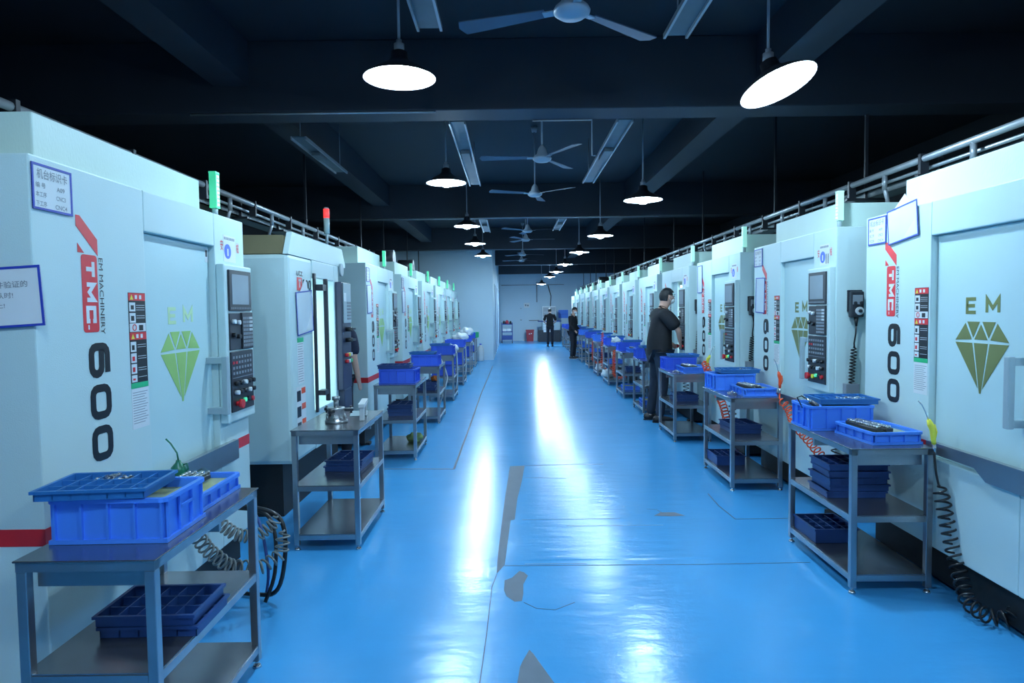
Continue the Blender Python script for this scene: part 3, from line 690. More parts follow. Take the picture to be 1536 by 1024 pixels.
# guns and hoses
def gun(src, loc, rot, tilt, label):
    o = dup(src, loc, rot, label); o['category'] = 'air gun'; o.rotation_euler = (tilt[0], tilt[1], rot); return o
x0 = RCX(3.45) + CW / 2
gun(gun_y, (x0 - .015, 3.425, .80), 0, (0, R(-8)), 'yellow air gun hooked on the near corner of the nearest right cart')
x1 = RCX(5.45) + CW / 2
gun(gun_o, (x1 - .04, 5.415, .86), 0, (0, 0), 'orange air gun hooked on the cart in front of machine 11')
x2 = RCX(7.5) + CW / 2
gun(gun_y, (x2 - .06, 7.46, .86), PI, (0, R(-8)), 'yellow air gun on the cart just in front of the man')
delete(gun_y); delete(gun_o)
def hose(label, parts):
    b = MB()
    for kind, path, *a in parts:
        if kind == 'c': helix(b, path, a[0], a[1], a[2], a[3], seg=12)
        else:
            P = [Vector(p) for p in path]; P = [P[0]] + P + [P[-1]]; Q = []
            for i in range(1, len(P) - 2):
                for q in range(6):
                    s = q / 6; Q.append(.5 * (2 * P[i] + (P[i + 1] - P[i - 1]) * s + (2 * P[i - 1] - 5 * P[i] + 4 * P[i + 1] - P[i + 2]) * s * s + (3 * P[i] - P[i - 1] - 3 * P[i + 1] + P[i + 2]) * s ** 3))
            b.tube(Q + [P[-1]], a[0], a[1], 6)
    return tag(b.build('coiled_hose'), label, 'hose')
hose('black coiled air hose drooping to the floor by the nearest right machine',
     [('t', [(x0 - .013, 3.425, .76), (x0 - .012, 3.41, .66), (x0 + .0, 3.40, .58)], .006, M_HOSE),
      ('c', [(x0, 3.40, .60), (x0 + .02, 3.38, .45), (x0 + .03, 3.34, .3), (x0 + .03, 3.27, .16), (x0 + .0, 3.17, .07), (x0 + .02, 3.06, .055), (x0 + .10, 3.02, .06), (x0 + .18, 3.06, .13), (x0 + .22, 3.12, .2)], .034, .006, 25, M_HOSE)])
hose('orange coiled air hose hanging from the orange gun beside machine 11',
     [('t', [(x1 - .04, 5.415, .82), (x1 - .05, 5.40, .77)], .006, M_ORANGE),
      ('c', [(x1 - .05, 5.40, .78), (x1 - .02, 5.27, .70), (x1 - .06, 5.10, .62), (x1 - .04, 4.85, .52), (x1 - .03, 4.6, .42), (x1 + .03, 4.45, .36), (x1 + .09, 4.5, .40)], .03, .0055, 20, M_ORANGE)])
hose('black coiled hose hanging beside the orange hose by the nearest right cart',
     [('c', [(x1 + .04, 4.62, .80), (x1 + .03, 4.60, .5), (x1 + .03, 4.56, .28), (x1 + .07, 4.55, .2)], .035, .005, 9, M_HOSE)])
hose('orange coiled air hose hanging from the yellow gun near the standing man',
     [('t', [(x2 - .06, 7.46, .82), (x2 - .09, 7.42, .90), (x2 - .12, 7.38, .93)], .006, M_ORANGE),
      ('c', [(x2 - .12, 7.38, .93), (x2 - .10, 7.1, .70), (x2 - .09, 6.8, .52), (x2 - .12, 6.55, .36), (x2 - .10, 6.42, .30), (x2 - .02, 6.42, .31)], .036, .0065, 26, M_ORANGE)])
hose('black coiled hose hanging behind the second cart on the right', [('c', [(x2 - .06, 6.62, .75), (x2 - .06, 6.6, .45), (x2 - .03, 6.55, .3)], .036, .005, 9, M_HOSE)])
hose('black coiled hose hanging behind the third cart on the right', [('c', [(x2 - .02, 8.55, .78), (x2 - .02, 8.5, .3)], .036, .005, 11, M_HOSE)])
for i in (5, 6, 7):
    z = RC_Z[i]; xx = RCX(z) - CW / 2 + .12
    hose(f'orange coiled hose hanging at the near end of the {ORD[i]} right-hand cart', [('c', [(xx, z - .06, 1.0 if i == 6 else .72), (xx - .01, z - .08, .5), (xx - .02, z - .10, .22), (xx + .1, z - .12, .14), (xx + .24, z - .10, .2)], .03, .008, 22, M_ORANGE)])
hose('grey coiled hose looping behind the cart in the left foreground',
     [('c', [(-1.50, 3.02, .56), (-1.46, 3.12, .40), (-1.40, 3.2, .29), (-1.28, 3.3, .24), (-1.20, 3.38, .28), (-1.2, 3.42, .40)], .032, .0055, 22, M_GHOSE)])
hose('second grey coiled hose above the other behind the left foreground cart',
     [('c', [(-1.50, 3.28, .50), (-1.42, 3.34, .40), (-1.34, 3.40, .36), (-1.26, 3.44, .42), (-1.24, 3.45, .46)], .030, .0055, 16, M_GHOSE)])
hose('bundle of dark cables below the nearest left machine beside its cart',
     [('t', [(-1.6, 3.5, .50), (-1.4, 3.48, .50), (-1.24, 3.46, .45), (-1.2, 3.44, .30), (-1.24, 3.42, .08), (-1.4, 3.5, .02), (-1.7, 3.6, .02)], .012, M_HOSE), ('t', [(-1.6, 3.6, .46), (-1.35, 3.52, .46), (-1.27, 3.48, .36), (-1.26, 3.44, .16), (-1.3, 3.4, .02)], .010, M_HOSE), ('t', [(-1.6, 3.55, .6), (-1.38, 3.5, .46), (-1.3, 3.45, .2), (-1.33, 3.5, .02)], .008, M_BLUESTEEL)])
hose('black coiled hose under the third cart on the left', [('c', [(-1.44, 7.62, .36), (-1.3, 7.60, .3), (-1.16, 7.62, .36)], .045, .006, 12, M_HOSE)])
hose('white looped hose at the far side of the fourth left cart', [('t', [(-1.18, 9.55, .79), (-1.08, 9.74, .87), (-.97, 9.80, .6), (-.98, 9.82, .44), (-1.1, 9.85, .06), (-1.0, 9.9, .01)], .010, M_KEYL)])
for i in (4, 5): 
    z = LC_Z[i]; hose(f'pale hose lying over the {ORD[i]} cart of the left row', [('t', [(-1.3, z + .5, .80), (-1.15, z + .55, .92), (-1.02, z + .6, .88), (-.98, z + .62, .6), (-1.0, z + .7, .2), (-1.1, z + .8, .02)], .012, M_KEYL)])
# screwdriver / torch in crates
t = thing('electric_screwdriver', 'black electric screwdriver with blue ring standing in the nearest right crate', 'screwdriver')
b = MB(); b.cyl((0, 0, 0), (0, 0, .12), .018, M_DARK, r1=.014, n=12); b.cyl((0, 0, .05), (0, 0, .07), .0185, M_CRATE, r1=.0175, n=12); b.build('handle', None, t)
b = MB(); b.cyl((0, 0, .12), (0, 0, .15), .014, M_BRIGHT, r1=.008, n=10); b.build('collar', None, t)
b = MB(); b.tube([(0, 0, .14), (.0, .01, .18), (-.02, .03, .19), (-.05, .06, .12), (-.05, .07, .05)], .004, M_HOSE); b.build('cord', None, t)
t.location = (1.90, 4.0, ZTOP + .10); t.rotation_euler = (R(-5), R(-55), 0)
t = thing('oil_can', 'dark green oil can with thin bent spout on the left foreground cart', 'oil can', (-1.415, 2.79, ZTOP + .07))
b = MB(); b.lathe([(.03, 0), (.032, .004), (.03, .03), (.012, .05), (.009, .06)], M_GREENP, 16, cap=True); b.build('body', None, t)
b = MB(); b.tube([(0, 0, .055), (-.005, 0, .09), (-.03, 0, .13), (-.05, 0, .15)], .0035, M_GREENP); b.build('spout', None, t)
b = MB(); b.tube([(.02, 0, .04), (.035, 0, .045), (.04, 0, .02), (.025, 0, .01)], .004, M_GREENP); b.build('handle', None, t)
t = thing('torch', 'black torch with blue ring lying in the left foreground shallow crate', 'torch', (-1.43, 2.66, ZTOP + .08), R(-30))
b = MB(); b.cyl((-.05, 0, 0), (.05, 0, 0), .014, M_DARK, n=12); b.cyl((-.02, 0, 0), (-.005, 0, 0), .0155, M_CRATE, n=12); b.build('barrel', None, t)
b = MB(); b.cyl((.05, 0, 0), (.075, 0, 0), .014, M_GREY, r1=.02, n=12); b.build('head', None, t)
# chuck on cart 2
cx, cy = -1.20, 4.50
t = thing('machined_chuck', 'round steel chuck fixture with clamps on the second cart on the left', 'chuck', (cx, cy, ZTOP))
b = MB(); b.lathe([(.0, 0), (.075, 0), (.075, .015), (.055, .018), (.055, .085), (.06, .088), (.06, .1), (.025, .102), (.0, .102)], M_STEEL, 24); b.build('body', None, t)
b = MB(); b.cyl((0, 0, .10), (0, 0, .15), .016, n=12); b.cyl((0, 0, .15), (0, 0, .175), .026, n=14); b.build('spindle', M_STEEL, t)
for k in range(3):
    a = k * 2.1 + .4; b = MB(); b.box(.05, -.012, .07, .115, .012, .092, bev=.003); b.cyl((.10, 0, .055), (.10, 0, .105), .008, n=8); b.build('clamp', M_DARK, t).rotation_euler.z = a
for k in range(8):
    a = k * PI / 4; b = MB(); b.cyl((.062 * math.cos(a), .062 * math.sin(a), .015), (.062 * math.cos(a), .062 * math.sin(a), .055), .008, n=8); b.build('pillar', M_BRIGHT, t)
for (px, py, rz, lab, sx) in ((536, 622, -.1, 'aluminium bracket standing right of the chuck on the second left cart', 1), ):
    x, y = -1.07, 4.62
    t = thing('aluminium_bracket', lab, 'bracket', (x + .02, y + .02, ZTOP), R(8))
    b = MB(); b.box(-.016, -.10, .0, .016, -.065, .09, bev=.002); b.build('post', M_KEYL, t); b = MB(); b.box(-.016, .14, .0, .016, .175, .09, bev=.002); b.build('post', M_KEYL, t)
    b = MB(); b.box(-.022, -.12, .09, .022, .19, .118, bev=.003); b.build('bar', M_KEYL, t)
t = tag(MB().box(-.06, -.12, 0, .06, .12, .006, M_GREY, bev=.002).build('steel_plate', None, None, (-1.13, 4.86, ZTOP), .2), 'flat steel plate lying at far end of the second left cart', 'plate')
# bags
def bag(x, y, z, s, label, m=M_BAG):
    b = MB(); tt = bmesh.new(); bmesh.ops.create_icosphere(tt, subdivisions=3, radius=1)
    for v in tt.verts:
        n = v.co.normalized(); k = 1 + .16 * math.sin(7 * n.x + 3 * n.z + x * 5) + .12 * math.sin(9 * n.y - 4 * n.z + y * 3)
        v.co = Vector((n.x * s[0] * k, n.y * s[1] * k, max(0, (n.z * k + .75) * s[2])))
    b._merge(tt, m, None, True); return tag(b.build('plastic_bag', None, None, (x, y, z)), label, 'bag')
bag(RCX(13.2) - .12, 13.9, ZBOT, (.13, .15, .09), 'crumpled white plastic bag on the bottom shelf of the sixth right cart')
bag(RCX(15.1) - .08, 15.4, ZBOT, (.13, .15, .09), 'crumpled white plastic bag on the bottom shelf of the seventh right cart')
bag(RCX(13.2) + .0, 13.5, ZTOP + .05, (.1, .1, .07), 'white plastic bag on top of the sixth right cart')
bag(-1.10, 14.2, ZTOP + .10, (.15, .15, .10), 'white plastic bag heaped on the sixth left cart')
bag(-1.12, 16.45, ZTOP + .12, (.15, .15, .12), 'white plastic bag heaped on the seventh left cart')
bag(-1.08, 12.0, ZTOP, (.10, .08, .08), 'white plastic bag at the end of the fifth left cart')
bag(-1.08, 7.25, ZBOT, (.08, .1, .05), 'green crumpled rag on the bottom shelf of the third left cart', mat('green_rag', (.22, .32, .12), .9))['category'] = 'rag'
bag(-1.10, 9.4, ZMID + .12, (.05, .06, .04), 'orange rag on the trays of the fourth left cart', mat('orange_rag', (.8, .2, .04), .9))['category'] = 'rag'
# ------------------------------------------------------------------ people
def skin_mesh(chains, sub=2):
    """chains: list of lists of (point, radius or (rx, ry)); joined by shared start index given as ('@', chain, k)"""
    verts, edges, rad, idx = [], [], [], []
    for ch in chains:
        ids = []
        for e in ch:
            if e[0] == '@': ids.append(idx[e[1]][e[2]]); continue
            verts.append(Vector(e[0])); rad.append(e[1] if isinstance(e[1], tuple) else (e[1], e[1])); ids.append(len(verts) - 1)
        idx.append(ids)
        edges += list(zip(ids, ids[1:]))
    me = bpy.data.meshes.new('s'); me.from_pydata(verts, edges, [])
    o = bpy.data.objects.new('s', me); C.objects.link(o)
    sk = o.modifiers.new('s', 'SKIN'); sk.use_smooth_shade = True; sk.branch_smoothing = .6
    for v, r in zip(me.skin_vertices[0].data, rad): v.radius = r
    me.skin_vertices[0].data[0].use_root = True
    if sub: m = o.modifiers.new('b', 'SUBSURF'); m.levels = sub; m.render_levels = sub
    dg = bpy.context.evaluated_depsgraph_get(); dg.update()
    out = bpy.data.meshes.new_from_object(o.evaluated_get(dg))
    bpy.data.objects.remove(o); bpy.data.meshes.remove(me)
    for p in out.polygons: p.use_smooth = True
    return out
def mobj(name, me, m, parent):
    me.name = name; me.materials.clear(); me.materials.append(m)
    o = bpy.data.objects.new(name, me); C.objects.link(o); o.parent = parent; return o

def person(label, loc, rotz, H, pose, clothes):
    """faces local -Y; +X is the person's left. pose: dict of joints at H=1.75 scale"""
    t = thing('person', label, 'person', loc, rotz); k = H / 1.75
    J = dict(hipL=(.09, 0, .90), kneeL=(.10, -.02, .49), ankL=(.10, .02, .09), toeL=(.12, -.14, .035), hipR=(-.09, 0, .90), kneeR=(-.10, -.02, .49), ankR=(-.10, .02, .09), toeR=(-.12, -.14, .035),
             pel=(0, .0, .95), waist=(0, .0, 1.10), chest=(0, -.0, 1.30), neckb=(0, .02, 1.45), neck=(0, .0, 1.50), head=(0, -.02, 1.62), crown=(0, .0, 1.70),
             shL=(.185, .01, 1.41), elL=(.23, .03, 1.12), wrL=(.24, -.06, .88), shR=(-.185, .01, 1.41), elR=(-.23, .03, 1.12), wrR=(-.24, -.06, .88))
    J.update(pose); V = {a: Vector(b) for a, b in J.items()}
    def mid(a, b, f=.5): return V[a].lerp(V[b], f)
    # body with head, arms and fingers in one surface
    hd = (V['head'] - V['neck']).normalized()
    body = [[(V['pel'], (.15, .11)), (V['waist'], (.13, .095)), (V['chest'], (.155, .105)), (V['neckb'], (.075, .065)), (V['neck'], (.056, .060)), (V['head'] - hd * .06, (.064, .078)), (V['head'] + hd * .0, (.082, .100)), (V['head'] + hd * .07, (.082, .100))]]
    ends = {}
    for s in 'LR':
        sg = 1 if s == 'L' else -1
        w = V['wr' + s]; el = V['el' + s]; d = (w - el).normalized()
        palm = w + d * .045; kn = w + d * .085
        side = V.get('side' + s, Vector((0, 1, 0))); side = (side - d * side.dot(d)).normalized(); nrm = d.cross(side)
        body.append([('@', 0, 2), (V['sh' + s], .055), (mid('sh' + s, 'el' + s), .046), (el, .038), (mid('el' + s, 'wr' + s, .4), .036), (w, (.026, .02)), (palm, (.034, .017)), (kn, (.030, .013))])
        ci = len(body) - 1
        curl = -nrm * sg
        for f_, (off, ln) in enumerate(((-.027, .066), (-.009, .076), (.009, .070), (.026, .056))):
            b0 = kn + side * off; body.append([('@', ci, 6 + 1 - 0) if False else (b0 - d * .02, .0085), (b0 + d * ln * .4 + curl * .006, .0085), (b0 + d * ln * .75 + curl * .022, .0075), (b0 + d * ln * .9 + curl * .04, .0065)])
        body.append([(palm - d * .02 + side * -.022, .011), (palm + side * -.045 + d * .02 + curl * .01, .010), (palm + side * -.052 + d * .045 + curl * .02, .008)])
    for s in 'LR':
        body.append([('@', 0, 0), (V['hip' + s], .088), (mid('hip' + s, 'knee' + s), .075), (V['knee' + s], .056), (mid('knee' + s, 'ank' + s, .35), .056), (V['ank' + s], .04), (V['ank' + s] + Vector((0, 0, -.035)), .036), (V['toe' + s], (.035, .022))])
    o = mobj('body', skin_mesh(body), M_SKIN, t); o.scale = (k,) * 3
    def ch(name, chains, m, sub=2): q = mobj(name, skin_mesh(chains, sub), m, t); q.scale = (k,) * 3; return q
    L = clothes.get('shirt_len', .86); 
    hem = V['pel'] + Vector((0, 0, L - .95))
    g_ = clothes.get('big', 1.0); G = lambda a, b_: (a * (1 + (g_ - 1) * .4), b_ * g_)
    sh = [[(hem, G(.190, .150)), (V['pel'] + Vector((0, 0, .03)), G(.185, .145)), (V['waist'], G(.178, .138)), (V['chest'], G(.190, .140)), (mid('chest', 'neckb', .80), G(.160, .112)), (V['neckb'] + Vector((0, 0, .012)), (.082, .080)), (V['neckb'].lerp(V['neck'], .9) + Vector((0, 0, .0)), (.066, .070))]]
    sl = clothes.get('sleeve', .85)
    for s in 'LR': sh.append([('@', 0, 4), (V['sh' + s] + Vector((0, 0, .0)), .088 * (1 + (g_ - 1) * .5)), (mid('sh' + s, 'el' + s, .5), .078 * g_), (mid('sh' + s, 'el' + s, sl), .070 * g_)])
    if clothes.get('long'):
        for n_, s in enumerate('LR'): sh[1 + n_] += [(V['el' + s], .054), (mid('el' + s, 'wr' + s, .9), .04)]
    ch('shirt', sh, clothes['shirt'])
    tr = [[(V['pel'], (.150, .118))]]
    for s in 'LR': tr.append([('@', 0, 0), (V['hip' + s] + Vector((0, 0, -.03)), .102), (mid('hip' + s, 'knee' + s), .088), (V['knee' + s], .072), (mid('knee' + s, 'ank' + s), .066), (V['ank' + s] + Vector((0, 0, -.03)), .060)])
    ch('trousers', tr, clothes['trousers'])
    for s in 'LR':
        a = V['ank' + s]; to = V['toe' + s]; dd = (to - a); dd.z = 0; dd.normalize(); base = Vector((a.x, a.y, 0))
        M_ = Matrix.Translation(base) @ Matrix.Rotation(math.atan2(dd.y, dd.x) + PI / 2, 4, 'Z')
        fz = a.z - .09
        q = MB(); tt = bmesh.new(); bmesh.ops.create_uvsphere(tt, u_segments=16, v_segments=10, radius=1)
        for v in tt.verts:
            y = v.co.y; v.co = Vector((v.co.x * (.048 if y < 0 else .042), y * .145 - .055, fz + .02 + max(0, v.co.z + .2) * (.05 + .04 * max(0, y + .1))))
        q._merge(tt, M_SHOE, M_, True); q.prism([(math.cos(R(a_)) * (.050 if math.sin(R(a_)) < 0 else .044), math.sin(R(a_)) * .148 - .055) for a_ in range(0, 360, 20)], fz, fz + .02, M_SOLE if clothes.get('sole') else M_SHOE, lambda a_, b_, c_: M_ @ Vector((a_, b_, c_)))
        q = q.build('shoe', None, t); q.scale = (k,) * 3
    # head details
    hp = V['head'] + hd * .012
    q = MB(); yaw = clothes.get('head_yaw', 0); tilt = clothes.get('head_tilt', 0)
    HM = Matrix.Translation(hp) @ Matrix.Rotation(yaw, 4, 'Z') @ Matrix.Rotation(tilt, 4, 'X')
    tt = bmesh.new(); bmesh.ops.create_uvsphere(tt, u_segments=28, v_segments=24, radius=1); cc = {}
    for v in tt.verts:
        c = v.co.copy(); fr = max(0, -c.y)
        lim = .05 + .5 * fr
        z = c.z * .118 + .012
        if c.z < -.15 + .9 * fr * 1.0: z = max(z, -.02 + .10 * min(1, fr * 1.2) - .05 * (1 - min(1, fr * 2)))
        v.co = Vector((c.x * .084, c.y * .102 + .004, c.z * .112 + .012)) * (1 + .02 * math.sin(20 * c.x) * math.sin(17 * c.y + 9 * c.z)); cc[v] = c
    bmesh.ops.delete(tt, geom=[v for v in tt.verts if cc[v].z < (.42 if cc[v].y < -.45 else .12 if cc[v].y < .05 else -.62)], context='VERTS')
    q._merge(tt, M_HAIR, HM, True); q = q.build('hair', None, t); q.scale = (k,) * 3
    q = MB()
    for sx in (-1, 1):
        q.sph((sx * .078, .008, -.005), .026, M_SKIN, 10, (.4, .7, 1.2))
    q.sph((0, -.098, -.012), .016, M_SKIN, 10, (.75, .9, 1.3))
    for v in q.bm.verts: v.co = HM @ v.co
    q = q.build('ear', None, t); q.scale = (k,) * 3
    q = MB()
    for sx in (-1, 1): q.sph((sx * .032, -.084, .022), .011, M_EYE, 8, (1.2, .5, .55)); q.box(sx * .032 - .016, -.092, .040, sx * .032 + .016, -.084, .045, M_HAIR)
    if not clothes.get('mask'): q.box(-.022, -.090, -.056, .022, -.084, -.050, mat('lips', (.45, .18, .15), .5))
    for v in q.bm.verts: v.co = HM @ v.co
    q = q.build('eyes', None, t); q.scale = (k,) * 3
    if clothes.get('mask'):
        q = MB(); tt = bmesh.new(); bmesh.ops.create_uvsphere(tt, u_segments=16, v_segments=10, radius=1)
        for v in tt.verts: v.co = Vector((v.co.x * .066, v.co.y * .05 - .062 + .02 * abs(v.co.z), v.co.z * .050 - .04))
        q._merge(tt, M_MASK, HM, True)
        for sx in (-1, 1):
            q.tube([HM @ Vector(p) for p in ((sx * .05, -.085, -.01), (sx * .078, -.04, 0), (sx * .09, .01, .01))], .0018, M_MASK, 4)
            q.tube([HM @ Vector(p) for p in ((sx * .05, -.08, -.07), (sx * .075, -.03, -.05), (sx * .09, .01, -.02))], .0018, M_MASK, 4)
        q = q.build('face_mask', None, t); q.scale = (k,) * 3
    return t
# near man, facing +X  (local -Y -> world +X : rot +90)
person('man in long black T-shirt and dark jeans operating the open machine', (1.98, 8.95, 0), PI / 2 + .10, 1.80,
       dict(head=(0, -.10, 1.61), neck=(0, -.06, 1.50), neckb=(0, -.035, 1.45), chest=(0, -.03, 1.30), shL=(.185, -.02, 1.41), shR=(-.185, -.02, 1.41), elL=(.24, -.08, 1.13), wrL=(.15, -.22, 1.0), elR=(-.25, -.17, 1.19), wrR=(-.15, -.23, 1.02), sideR=(0, 0, -1), sideL=(0, 0, -1),
            kneeR=(-.10, -.02, .49), ankR=(-.12, .04, .09), toeR=(-.14, -.12, .035), kneeL=(.10, .03, .49), ankL=(.12, .09, .09), toeL=(.13, -.08, .035)),
       dict(shirt=M_CLOTH, trousers=M_JEANS, shirt_len=.80, sleeve=.92, big=1.22, mask=True, head_yaw=.15, head_tilt=.12))
person('young person in black with white mask standing by the far right carts', (1.88, 20.5, 0), PI / 2 - .5, 1.60,
       dict(head=(0, -.06, 1.61), neck=(0, -.02, 1.49), elL=(.24, .0, 1.12), wrL=(.21, -.16, .93), elR=(-.23, -.02, 1.12), wrR=(-.16, -.16, .93), sideR=(0, 0, -1), sideL=(0, 0, -1)),
       dict(shirt=M_CLOTH, trousers=M_TROUSERS, shirt_len=.90, sleeve=.9, long=True, mask=True, head_tilt=.35, head_yaw=-.2, sole=True))
person('person in black seen from behind at the far workbench', (1.58, 27.6, 0), PI, 1.60,
       dict(head=(0, -.07, 1.60), neck=(0, -.03, 1.49), elL=(.27, -.04, 1.13), wrL=(.16, -.28, 1.02), elR=(-.27, -.04, 1.13), wrR=(-.16, -.28, 1.02), sideR=(0, 0, -1), sideL=(0, 0, -1)),
       dict(shirt=M_CLOTH, trousers=M_TROUSERS, shirt_len=.88, head_tilt=.2, sleeve=.9))
person('person in navy shirt half hidden behind the older 500 machine, arm hanging down', (-1.81, 6.86, 0), PI - .2, 1.62,
       dict(head=(.02, -.02, 1.60), elR=(-.235, .05, 1.11), wrR=(-.25, -.03, .85), elL=(.22, .03, 1.10), wrL=(.2, -.1, .86)),
       dict(shirt=M_NAVY, trousers=M_TROUSERS, shirt_len=.88, sleeve=.85, mask=False))

# ------------------------------------------------------------------ setting
ZB = 33.0; CE = 3.72
def quad(mb, pts, m, z=None): vs = [mb.bm.verts.new(p) for p in pts]; f = mb.bm.faces.new(vs); f.material_index = mb._m(m); return f
M_FLOOR = bpy.data.materials.new('blue_epoxy_floor'); M_FLOOR.use_nodes = True
nt = M_FLOOR.node_tree; bs = nt.nodes['Principled BSDF']; tc = nt.nodes.new('ShaderNodeTexCoord')
def nz(scale, detail=4, sc=(1, 1, 1), rough=.5):
    mp = nt.nodes.new('ShaderNodeMapping'); mp.inputs['Scale'].default_value = sc; nt.links.new(tc.outputs['Object'], mp.inputs['Vector'])
    n = nt.nodes.new('ShaderNodeTexNoise'); n.inputs['Scale'].default_value = scale; n.inputs['Detail'].default_value = detail; n.inputs['Roughness'].default_value = rough
    nt.links.new(mp.outputs['Vector'], n.inputs['Vector']); return n
n = nz(1.3, 6); cr = nt.nodes.new('ShaderNodeValToRGB'); cr.color_ramp.elements[0].position = .3; cr.color_ramp.elements[1].position = .75
FLOORC = (.065, .39, .80)
cr.color_ramp.elements[0].color = (*[c * .97 for c in FLOORC], 1); cr.color_ramp.elements[1].color = (*[c * 1.04 for c in FLOORC], 1)
nt.links.new(n.outputs['Fac'], cr.inputs['Fac']); nt.links.new(cr.outputs['Color'], bs.inputs['Base Color'])
n = nz(2.2, 5); mr = nt.nodes.new('ShaderNodeMapRange'); mr.inputs['To Min'].default_value = .17; mr.inputs['To Max'].default_value = .29
nt.links.new(n.outputs['Fac'], mr.inputs['Value']); nt.links.new(mr.outputs['Result'], bs.inputs['Roughness'])
bs.inputs['Specular IOR Level'].default_value = .6
na = nz(3.2, 3, (1, 2.2, 1)); nb = nz(38, 2)
mm = nt.nodes.new('ShaderNodeMath'); mm.operation = 'MULTIPLY_ADD'; mm.inputs[1].default_value = .12; nt.links.new(nb.outputs['Fac'], mm.inputs[0]); nt.links.new(na.outputs['Fac'], mm.inputs[2])
bp = nt.nodes.new('ShaderNodeBump'); bp.inputs['Strength'].default_value = .2; bp.inputs['Distance'].default_value = .02
# crinkled film: wrinkles only on the loose sheet in the middle of the aisle
sp = nt.nodes.new('ShaderNodeSeparateXYZ'); nt.links.new(tc.outputs['Object'], sp.inputs[0])
def mask(out, a, b_, c_, d_):
    m1 = nt.nodes.new('ShaderNodeMapRange'); m1.inputs[1].default_value = a; m1.inputs[2].default_value = b_; nt.links.new(out, m1.inputs[0])
    m2 = nt.nodes.new('ShaderNodeMapRange'); m2.inputs[1].default_value = d_; m2.inputs[2].default_value = c_; nt.links.new(out, m2.inputs[0])
    q = nt.nodes.new('ShaderNodeMath'); q.operation = 'MULTIPLY'; nt.links.new(m1.outputs[0], q.inputs[0]); nt.links.new(m2.outputs[0], q.inputs[1]); return q.outputs[0]
mk = nt.nodes.new('ShaderNodeMath'); mk.operation = 'MULTIPLY'; nt.links.new(mask(sp.outputs[0], -.06, .1, 1.0, 1.6), mk.inputs[0]); nt.links.new(mask(sp.outputs[1], 3.97, 4.0, 5.5, 6.5), mk.inputs[1])
wr = nz(6, 4, (.45, 1.8, 1), .6); w2 = nt.nodes.new('ShaderNodeMath'); w2.operation = 'MULTIPLY'; nt.links.new(wr.outputs['Fac'], w2.inputs[0]); nt.links.new(mk.outputs[0], w2.inputs[1])
w3 = nt.nodes.new('ShaderNodeMath'); w3.operation = 'MULTIPLY_ADD'; w3.inputs[1].default_value = 1.3; nt.links.new(w2.outputs[0], w3.inputs[0]); nt.links.new(mm.outputs[0], w3.inputs[2])
nt.links.new(w3.outputs[0], bp.inputs['Height']); nt.links.new(bp.outputs['Normal'], bs.inputs['Normal'])
M_CONC = mat('bare_concrete', (.11, .15, .20), .6, noise=.15, nscale=9)
M_SEAM = mat('seam_grime', (.05, .12, .20), .6)
M_RIDGEGLINT = mat('film_ridge_highlight', (.25, .50, .75), .12)  # pale colour paints the bright highlight along the film crinkles
f = MB(); quad(f, [(-6, -6, 0), (6.5, -6, 0), (6.5, ZB + .2, 0), (-6, ZB + .2, 0)], M_FLOOR)
def fpoly(pts, m, h=.0012): quad(f, [floor_point(a, b_, h) for a, b_ in pts], m)
def fline(pts, w, m, h=.0012):
    P = [floor_point(a, b_, h).xy for a, b_ in pts]; f.ribbon(P, w, lambda a, b_, t_: Vector((a, b_, t_)), h - .0008, h, m)
fpoly([(765, 699), (787, 698), (783, 720), (776, 748), (772, 779), (766, 780), (757, 847), (745, 860), (747, 830), (752, 790), (757, 750)], M_CONC)
fpoly([(779, 856), (786, 858), (792, 863), (785, 876), (785, 890), (783, 901), (772, 902), (760, 894), (756, 885), (757, 870), (768, 866)], M_CONC)
fpoly([(775, 1030), (780, 1000), (784, 991), (794, 974), (800, 980), (836, 1030)], M_CONC)
fpoly([(981, 773), (991, 768), (1012, 768), (1028, 773), (1005, 774)], M_CONC)
fline([(757, 848), (900, 847), (1050, 846), (1215, 843)], .006, M_SEAM)
fline([(787, 698), (860, 696), (905, 696)], .008, M_SEAM); fline([(785, 716), (850, 717)], .006, M_RIDGEGLINT)
fline([(783, 779), (850, 778), (930, 777)], .010, M_RIDGEGLINT); fline([(850, 788), (995, 787)], .010, M_RIDGEGLINT); fline([(787, 845.5), (880, 844.5)], .012, M_RIDGEGLINT)
fline([(745, 861), (738, 880), (730, 950), (719, 1028)], .004, M_SEAM)
fline([(970, 763), (985, 764), (992, 768)], .005, M_SEAM); fline([(786, 903), (805, 912), (833, 914), (862, 903)], .004, M_SEAM)
fline([(1062, 740), (1078, 758), (1103, 778), (1185, 777)], .008, M_SEAM)
fline([(575, 703), (681, 703), (705, 638), (721, 592), (739, 549)], .020, M_CONC); 
struct(f.build('floor'))
def sbox(name, a, m): b = MB(); b.box(*a); return struct(b.build(name, m))
sbox('ceiling', (-6, -6, CE, 6.5, ZB + .2, CE + .1), M_CEIL)
sbox('wall_left', (-5.2, -6, 0, -5.1, 20.6, CE), M_CEIL); sbox('wall_right', (5.6, -6, 0, 5.7, ZB, CE), M_CEIL)
sbox('wall_front', (-6, -6.2, 0, 6.5, -6, CE), M_CEIL)
sbox('wall_back', (-6, ZB, 0, 6.5, ZB + .15, CE), M_WALL)
sbox('wall_partition_face', (-5.1, 20.45, 0, -.57, 20.6, CE), M_WALL)
sbox('wall_partition_side', (-.72, 20.6, 0, -.57, ZB, CE), M_WALL)
for i, z in enumerate((22.2, 23.6, 25.4, 26.8, 28.6, 30.2)):
    b = MB(); b.box(-.575, z, .05, -.555, z + .05, 2.4); struct(b.build(f'trim_{i + 1}', M_BLUESTEEL if i % 2 else M_GREY))
sbox('baseboard_back', (-.57, ZB - .02, 0, .9, ZB, .08), M_PAPER)
